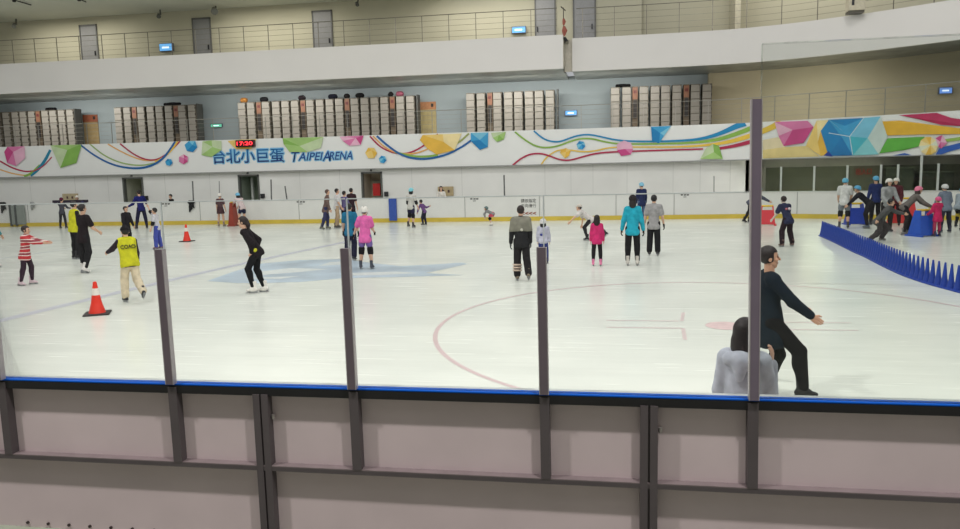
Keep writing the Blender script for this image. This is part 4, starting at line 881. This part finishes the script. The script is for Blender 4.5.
def yoke(col, lo=.17, f=.03, name='jacket_yoke'):
    def fn(o, k, H, fr, sd, T, Tf, piece):
        P = k['P']; pr = [cap(P+T*lo*H, P+T*.235*H, .088*H+f, .096*H+f, Tf, 1.38), cap(k['sho'][0]-sd*.012*H, k['sho'][1]+sd*.012*H, .042*H+f)]+[cap(k['sho'][i], k['elb'][i], .03*H+f, .028*H+f) for i in (0, 1)]
        piece(name, pr, col, cuts=[(P+T*lo*H, tuple(-T))])
    return fn
def patch(name, dx, dz, r_, col, back=True):
    def fn(o, k, H, fr, sd, T, Tf, piece):
        s_ = -1 if back else 1; c = k['P']+T*dz*H+sd*dx*H+Tf*s_*.085*H
        piece(name, [ell(c, (r_*H, r_*H*.8, r_*H))], col, v=.012)
    return fn
ST = ((3, 5, -3, 5), (3, 5, -3, 5)); DN = ((4, 12, 14, 6), (4, 12, 14, 6))
# left side
person('child in a red and white striped sweater skating with both arms stretched out', 27, 285, 226, 110, ((14, 6, -4, 4), (-4, 6, -14, 4, 8)), ((62, 8, 82, 2), (66, 10, 84, 2)), 8, top=(stripes((196, 48, 56), (232, 214, 208), (150, 60, 70)), 'long', .034, .07, 'sweater'), bot=('leggings', (52, 34, 48)), boots=(220, 196, 204), hair=('short', (38, 24, 24)))
person('skater in a teal top mostly cut off by the left edge of the photo', -12, 268, 205, 90, ((12, 6, -2, 4), (-10, 6, -24, 4, 14)), ((-4, 18, 30, 10), (10, 14, 40, 6)), 10, top=((48, 132, 138), 'long'), bot=('leggings', K_), boots=(224, 220, 216), hair=('bob', (30, 26, 26)))
person('person in a black shirt and trousers with bare forearms, skating behind the striped child', 85, 273, 204, 160, ((2, 2, -2, 2), (6, 4, -20, 2, 20)), ((14, 22, 20, 14), (20, 16, 60, -20)), 4, top=((36, 28, 32), 'short', .026, .06), bot=('trousers', K_), boots=(226, 222, 218), hair=('bun', (34, 26, 26)))
person('person in a yellow vest almost hidden behind the skater in black', 76.5, 259, 201, 150, ((4, 4, -4, 4), (8, 4, -10, 4)), DN, 6, top=(K_, 'long'), bot=('trousers', K_), boots=K_, extra=vest_back(None))
person('child with a maroon beanie in grey at the far barrier by the padded bar', 63.5, 228.5, 197.5, 185, ((4, 9, -3, 7), (4, 9, -3, 7)), ((40, 8, 80, 0), (40, 8, 80, 0)), 6, hat=('beanie', (96, 40, 64)), top=((74, 74, 84), 'long', .018), bot=('leggings', (44, 44, 50)), boots=(46, 44, 46))
person('spectator with a white helmet behind the far barrier beside the narrow navy pad', 78, 0, 0, 0, loc=(atY(78, 200, 36.1)[0], 36.1, 0), H=1.48, hat=('helmet', W_), top=((60, 60, 96), 'long'), bot=('trousers', K_))
person('coach in a yellow vest lettered COACH, black cap and cream trousers, arm stretched out', 126, 302, 226, 232, ((16, 4, -4, 3), (-6, 4, -50, 4, 40)), ((52, 22, 70, 12), (6, 12, 18, 6)), 14, hat=('cap', (30, 28, 30)), top=((52, 42, 50), 'long', .022), bot=('loose', (222, 208, 180)), boots=(32, 32, 40), extra=vest_back('COACH'))
person('boy in a black coat skating just behind the coach', 127, 246, 206.5, 75, ((8, 4, -6, 4), (-2, 4, -16, 4)), ((10, 12, 22, 8), (10, 12, 22, 8)), 4, top=((34, 32, 36), 'long', .03, .1), bot=('trousers', K_), boots=K_)
person('skater in a navy blue jacket with raised arm and legs spread at the far barrier', 142, 229, 190, 235, ((2, 16, 4, 12), (4, 14, 0, 8)), ((10, 30, 60, 40), (40, 40, 70, 30)), 10, top=((36, 40, 104), 'long', .026), bot=('trousers', (36, 36, 62)), boots=(38, 36, 44))
person('child in a pale shirt and blue trousers above the second glass post', 159, 249, 208, 285, ((8, 4, 0, 3), (0, 4, -10, 3)), ((10, 10, 20, 4), (120, 20, 160, 0)), 6, top=((206, 204, 210), 'short', .026), bot=('loose', (72, 84, 168)), boots=(120, 90, 110), elbow=(30, 28, 32))
person('dark haired spectator, head only, behind the far barrier right of the leftmost doorway', 172, 0, 0, 330, loc=(atY(172, 200, 36.3)[0], 36.3, 0), H=1.46, head=(10, 0), top=(K_, 'long'), bot=('trousers', K_))
person('child with a white helmet and brown dress standing at the far barrier', 221.5, 226.3, 193, 180, ((3, 7, -3, 5), (3, 7, -3, 5)), ((4, 16, 12, 10), (4, 16, 12, 10)), 2, hat=('helmet', W_), top=((92, 70, 74), 'short', .022, .04), bot=('skirt', (76, 54, 58)), boots=(150, 130, 116), fem=True)
person('child with a light blue helmet leaning over the rust red skating aid', 243, 226, 192.5, 240, ((20, 5, -6, 3), (10, 5, -10, 3)), ((50, 4, 40, 0), (50, 4, 40, 0)), 34, hat=('helmet', (112, 180, 214)), top=((214, 196, 196), 'short', .024), bot=('shorts', (40, 44, 72)), boots=(150, 110, 100), hair=('bob', (40, 34, 34)))
def waisttag(o, k, H, fr, sd, T, Tf, piece):
    piece('waist_tag', [ell(k['P']+sd*.09*H+T*.02*H-Tf*.02*H, (.04, .05, .045))], (208, 206, 60), v=.014)
person('figure skater in black with dark hair and white skates, leaning left, hands behind her back', 259, 293, 216, 280, ((26, 4, -14, 3), (8, 4, -20, 3, 6)), ((-42, 20, 12, -20), (-46, 24, 8, -24)), 26, head=(-6, 0), top=((34, 28, 32), 'long', .024, .03), bot=('leggings', (26, 26, 30)), boots=(232, 228, 222), hair=('ponytail', (38, 26, 26)), fem=True, extra=waisttag)
# centre left group
person('man in a brown jacket and jeans skating at the far barrier', 325, 229.5, 189.5, 110, ((10, 4, -4, 4), (-8, 4, -20, 4, 14)), ((4, 14, 14, 10), (4, 14, 20, 6)), 10, top=((112, 92, 86), 'long', .03, .08), bot=('trousers', (56, 58, 92)), boots=(112, 112, 100), hair=('short', (86, 64, 56)))
person('man in a white shirt and khaki trousers right behind the brown jacket', 337, 228, 188.5, 120, ((8, 4, -4, 4), (-2, 4, -12, 4)), ((4, 12, 30, 4), (4, 12, 30, 4)), 4, top=((218, 216, 216), 'short', .024), bot=('trousers', (184, 160, 132)), boots=(90, 84, 80))
person('child in a purple top half hidden between the white shirt and the teal shirt', 345, 227.5, 191, 150, ST, ((20, 8, 60, 0), (20, 8, 60, 0)), 4, top=((104, 96, 140), 'long', .018), bot=('trousers', (44, 38, 44)), boots=K_)
person('man in a dark maroon shirt standing behind the boy in teal', 352.5, 227, 188, 165, ST, DN, 2, top=((58, 40, 46), 'short', .03, .06), bot=('trousers', K_), boots=K_)
person('boy in a teal blue shirt and dark trousers beside the girl in pink', 351, 260.5, 203.5, 178, ((3, 3, -3, 3), (8, 3, -14, 3, 12)), ((2, 12, 8, 8), (2, 12, 8, 8)), 3, top=((38, 112, 146), 'short', .028, .06), bot=('loose', (36, 36, 58)), boots=(34, 34, 40), gloves=(30, 30, 34))
person('girl in a pink top and white helmet with black knee pads', 366.5, 269, 206, 182, ((4, 7, -4, 6), (4, 7, -4, 6)), ((8, 30, 30, 34), (20, 8, 60, 0)), 3, hat=('helmet', W_), top=((230, 110, 176), 'short', .032, .07), bot=('shorts', (120, 100, 160)), boots=(70, 74, 84), pads=(28, 26, 30), gloves=(30, 30, 30), hair=('short', (30, 26, 28)), fem=True)
person('skater in pale top, dark shorts and light blue helmet striding by the blue pad', 411, 227.5, 187.5, 160, ((14, 12, -6, 10), (-2, 4, -4, 4)), ((6, 16, 24, 6), (10, 12, 24, 6)), 6, hat=('helmet', (130, 202, 214)), top=((200, 198, 192), 'short', .024, .04), bot=('shorts', (46, 44, 70)), boots=(60, 60, 64), pads=(30, 30, 34), elbow=(34, 34, 36), hair=('bob', (26, 24, 26)))
person('child in a purple jacket leaning beside the skater with black knee pads', 424.5, 225, 200, 250, ((16, 6, -10, 4), (10, 6, -12, 4)), ((30, 6, 20, 0), (-50, 12, -110, 10)), 24, top=((112, 78, 132), 'long', .022), bot=('trousers', (44, 42, 60)), boots=(40, 40, 48))
person('dark haired spectator in white behind the far barrier at the tan notice box', 441, 0, 0, 20, loc=(atY(441, 195, 36.2)[0], 36.2, 0), H=1.6, hair=('bob', (34, 24, 24)), top=(W_, 'long'), bot=('trousers', K_))
person('bent over child with a grey helmet, grey top and pink skirt at the far barrier', 491.5, 225.5, 206.5, 275, ((34, 4, -18, 3), (30, 4, -16, 3)), ((40, 6, -10, 0), (40, 6, -10, 0)), 62, head=(-40, 0), hat=('helmet', (96, 118, 116)), top=((138, 140, 140), 'long', .022), bot=('skirt', (200, 82, 100)), boots=(228, 224, 218), pads=(30, 28, 30))
# centre
person('man in a grey and black jacket with striped socks, skating away left of a post', 523, 281, 206, 192, ((6, 2, -4, 2), (-6, 4, -30, 4, 26)), ((2, 12, 10, 8), (4, 10, 12, 6)), 8, top=((40, 40, 42), 'long', .028, .06), bot=('loose', (38, 36, 38)), boots=(120, 108, 90), hair=('short', (40, 30, 28)), gloves=(90, 92, 92), extra=multi(yoke((132, 130, 118), .13, .028), leg_bands([(206, 186, 170), (206, 186, 170), (206, 186, 170)], (0,), (.35, .85)), patch('number_print', 0, .15, .022, (190, 188, 176))))
person('child in a white and blue jacket beside the man with striped socks', 543.5, 264, 219, 175, ST, DN, 3, hat=('helmet', (214, 212, 210)), top=((190, 190, 206), 'long', .03), bot=('trousers', (44, 56, 120)), boots=(40, 40, 44), hair=('bob', (28, 26, 28)), extra=patch('back_print', .03, .14, .03, (44, 58, 140)))
person('blurred skater in a white shirt and pale cap leaning left with one leg kicked back', 587, 240.5, 204, 275, ((40, 6, -16, 3), (-40, 8, -52, 4, 40)), ((54, 6, 44, 0), (-20, 12, 10, 4)), 54, head=(-30, 0), hat=('cap', (208, 200, 190)), top=((214, 208, 204), 'short', .03), bot=('leggings', (44, 44, 46)), boots=(44, 44, 46))
person('girl in a deep pink jacket, black leggings and pink skates skating away', 597, 266, 215.5, 178, ((3, 5, -3, 3), (3, 5, -3, 3)), ((3, 12, 10, 8), (3, 12, 10, 8)), 3, top=((206, 52, 112), 'long', .022, .06), bot=('leggings', (34, 30, 34)), boots=(232, 130, 172), hair=('long', (32, 24, 24)), fem=True)
person('skater in navy jacket and light blue helmet far behind the woman in turquoise', 641.5, 224, 182, 200, ST, ((4, 10, 12, 4), (4, 10, 12, 4)), 2, hat=('helmet', (128, 186, 210)), top=((40, 48, 84), 'long', .024, .06), bot=('trousers', (86, 104, 136)), boots=K_)
person('woman in a bright turquoise jacket and black trousers with white skates', 632.5, 265.5, 194.5, 176, ((2, 4, -2, 2), (2, 4, -2, 2)), ((3, 18, 12, 14), (3, 18, 8, 12)), 2, top=((42, 168, 192), 'long', .028, .06), bot=('trousers', (32, 31, 34)), boots=(206, 200, 192), hair=('long', (38, 32, 32)), gloves=(30, 30, 32), hat=('beanie', (44, 40, 42)), fem=True)
person('man in a light grey t-shirt beside the woman in turquoise', 653.5, 255.5, 195, 172, ((2, 3, -2, 3), (4, 3, -10, 3, 8)), ((3, 18, 12, 14), (3, 18, 12, 12)), 2, top=((160, 158, 158), 'short', .034, .06), bot=('loose', (32, 31, 34)), boots=(48, 46, 46), hair=('short', (26, 24, 26)), gloves=(36, 34, 36))
# right side
person('skater in grey pushing the red aid, partly behind the tall glass post', 747, 222.5, 187.5, 88, ((16, 6, -14, 4), (-8, 6, -28, 4, 20)), ((56, 6, 60, 0), (56, 6, 60, 0)), 44, head=(-20, 0), hat=('helmet', (108, 176, 190)), top=((86, 90, 104), 'long', .03), bot=('leggings', K_), boots=K_)
person('boy in a navy and white printed vest skating right of the tall glass post', 787, 246.5, 196.5, 205, ((14, 12, -14, 9), (14, 12, -12, 9)), ((24, 14, 44, 8), (24, 18, 50, 10)), 24, top=((48, 52, 78), 'short', .034, .05, 'vest'), bot=('loose', (44, 32, 38)), boots=(110, 84, 78), hair=('short', (40, 26, 26)), extra=multi(patch('vest_print', -.03, .2, .03, (214, 200, 206)), patch('vest_print', .04, .2, .024, (196, 120, 130))), skin=(216, 200, 190))
person('young man in black in the foreground skating right with his hands held forward', 764, 398, 245, 92, ((16, 3, -20, 3, 12), (42, 4, 7, 3)), ((44, 8, 50, 2), (40, 10, 52, 4)), -3, head=(0, 0), top=((24, 34, 44), 'long', .026, .12), bot=('trousers', (24, 23, 26)), boots=(30, 30, 32), hair=('short', (36, 26, 26)), vs=.014, hv=.007, skin=(206, 158, 132))
def cuff(o, k, H, fr, sd, T, Tf, piece):
    piece('yellow_cuff', [cap(k['wri'][1]-UP*.05, k['wri'][1]-UP*.01, .036, .036)], (222, 202, 60), v=.01); piece('hood', [cap(k['nb']-fr*.09+sd*.07, k['nb']-fr*.09-sd*.07, .055, .055), cap(k['nb']-fr*.1, k['nb']-fr*.12-UP*.12, .07, .03)], (190, 194, 206), v=.014)
person('person with dark bobbed hair in a pale grey hoodie right behind the near barrier', 0, 0, 0, 155, ST, ((4, 12, 14, 6), (20, 8, 165, 0)), 4, loc=(.93, 5.25, 0), H=1.38, top=((190, 194, 206), 'long', .032, .08, 'hoodie'), bot=('trousers', K_), hair=('bob', (34, 22, 26)), vs=.014, hv=.007, fem=True, extra=cuff, skin=(216, 170, 146))
person('child in a white shirt, long grey shorts and light blue helmet pushing the blue aid', 843.5, 228.5, 177.5, 165, ((3, 5, -3, 4), (3, 5, -3, 4)), ((20, 8, 50, 0), (20, 12, 44, -10)), 2, hat=('helmet', (92, 172, 206)), top=((214, 214, 212), 'short', .03), bot=('shorts', (122, 128, 134)), boots=(74, 72, 74), pads=(36, 36, 38), hair=('short', (30, 28, 28)))
person('child in black with a light blue helmet bending left over the blue aid', 867, 228.5, 185, 262, ((18, 5, -10, 3), (12, 5, -10, 3)), ((48, 6, 44, 0), (40, 8, 40, 0)), 46, head=(-20, 0), hat=('helmet', (84, 160, 200)), top=((36, 36, 42), 'long', .024), bot=('trousers', (40, 38, 42)), boots=(90, 98, 110))
person('skater in a navy jacket and light blue helmet standing behind the child in black', 874.5, 225, 175.5, 190, ST, DN, 4, hat=('helmet', (84, 164, 204)), top=((40, 52, 100), 'long', .026), bot=('trousers', K_), boots=K_)
person('skater with a white helmet and grey sweater facing the camera behind the blurred grey skater', 885.5, 232, 178, 10, ((6, 5, -6, 4), (6, 5, -6, 4)), ((20, 14, 60, -10), (20, 14, 60, -10)), 8, hat=('helmet', W_), top=((158, 160, 160), 'long', .03), bot=('trousers', (46, 44, 44)), boots=(60, 58, 60), hair=('bob', (34, 30, 30)))
person('skater in a maroon jacket with a white helmet beside the red aid', 894.5, 226, 177.5, 330, ST, ((10, 10, 30, 2), (10, 10, 30, 2)), 4, hat=('helmet', W_), top=((84, 36, 44), 'long', .028), bot=('trousers', (50, 32, 36)), boots=K_, hair=('bob', (46, 26, 26)))
person('blurred skater in dark grey lunging forward in front of the red aid', 876, 242, 199, 75, ((44, 8, -28, 6), (4, 6, -48, 6, 30)), ((60, 12, 76, 8), (-50, 20, -30, 14)), 34, head=(-8, 0), top=((88, 88, 88), 'long', .036, .1), bot=('loose', (70, 66, 66)), boots=(110, 104, 98), hair=('short', (26, 24, 26)))
person('child with a pink helmet in a grey vest bending right to the blue aid', 905.5, 235, 186, 82, ((30, 5, -8, 4), (12, 5, -14, 4)), ((44, 8, 60, 0), (44, 8, 60, 0)), 42, head=(-16, 0), hat=('helmet', (222, 120, 150)), top=((110, 104, 100), 'long', .026), bot=('trousers', (44, 40, 42)), boots=(126, 124, 122), hair=('bob', (60, 44, 42)), gloves=(216, 206, 70))
person('skater in a blue grey jacket with a white helmet standing over the child in pink', 945, 232.5, 184, 195, ((10, 8, -6, 6), (6, 8, -6, 6)), ((10, 26, 30, 10), (14, 30, 40, 14)), 14, hat=('helmet', (206, 206, 204)), top=((118, 128, 144), 'long', .034, .05), bot=('trousers', (48, 48, 66)), boots=(54, 56, 76))
person('small child in a pink coat and pink helmet at the blue aid', 936.5, 236.5, 197, 200, ((2, 5, -2, 4), (2, 5, -2, 4)), ((14, 20, 50, 10), (24, 8, 60, 0)), 2, hat=('helmet', (214, 80, 130)), top=((200, 44, 96), 'long', .036, .12, 'coat'), bot=('leggings', (170, 60, 90)), boots=(60, 50, 70))
person('skater with a light blue helmet and black trousers cut off by the right edge', 961, 230.5, 187, 130, ((40, 8, -10, 6), (4, 8, -12, 6)), ((20, 16, 40, 6), (20, 16, 50, 6)), 26, head=(-10, 0), hat=('helmet', (92, 172, 206)), top=((150, 160, 168), 'long', .03), bot=('leggings', K_), boots=(50, 50, 54), pads=(190, 168, 60))
# ------------------------------------------------------------------ light
def area(name, loc, sx, sy, power, col=(1, .98, .94), rot=(0, 0, 0)):
    l = bpy.data.lights.new(name, 'AREA'); l.shape = 'RECTANGLE'; l.size = sx; l.size_y = sy; l.energy = power; l.color = col
    o = bpy.data.objects.new(name, l); C.objects.link(o); o.location = loc; o.rotation_euler = rot; return o
KEY = 320
for x in (-6.9, 2.8): area('arena_lamp', (x, 1.2, 12), .4, .4, 880, rot=(math.radians(14), 0, 0))
for y in (8, 17, 26):
    for x in (-26, -14, -3, 8): area('arena_lamp', (x, y, 14), 2.2, 2.2, KEY, rot=(math.radians(14), 0, 0))
for x in (-30, -18, -8, -1): area('gallery_fill', (x, 38.2, 6.9), 8, .3, 210, (1, .98, .93), rot=(math.radians(35), 0, 0))  # gallery fills, here and below: added to brighten the walls and lockers
for x in (-30, -18, -6): area('gallery_fill', (x, 38.2, 11.5), 6, .4, 175, (1, .96, .86))
area('gallery_fill', (9, 36.5, 6.9), 3, .3, 130, (1, .96, .88), rot=(math.radians(20), 0, 0))  # extra fill added to brighten the tan wall
area('gallery_fill', (8, 37.2, 12.5), 8, 1, 170, (1, .95, .85))
for x in (10, 14): area('recess_fill', (x, 37.5, 2.58), 1.6, .2, 230, (1, .98, .9))  # added fill that lifts the dark recess, no fixtures modelled
w = bpy.data.worlds.new('world'); S.world = w; w.use_nodes = True; bg = w.node_tree.nodes['Background']; bg.inputs[0].default_value = (.94, .97, 1, 1); bg.inputs[1].default_value = .44
S.view_settings.view_transform = 'Standard'; S.view_settings.look = 'None'; S.view_settings.gamma = 1; S.view_settings.exposure = -.03; S.view_settings.use_curve_mapping = False
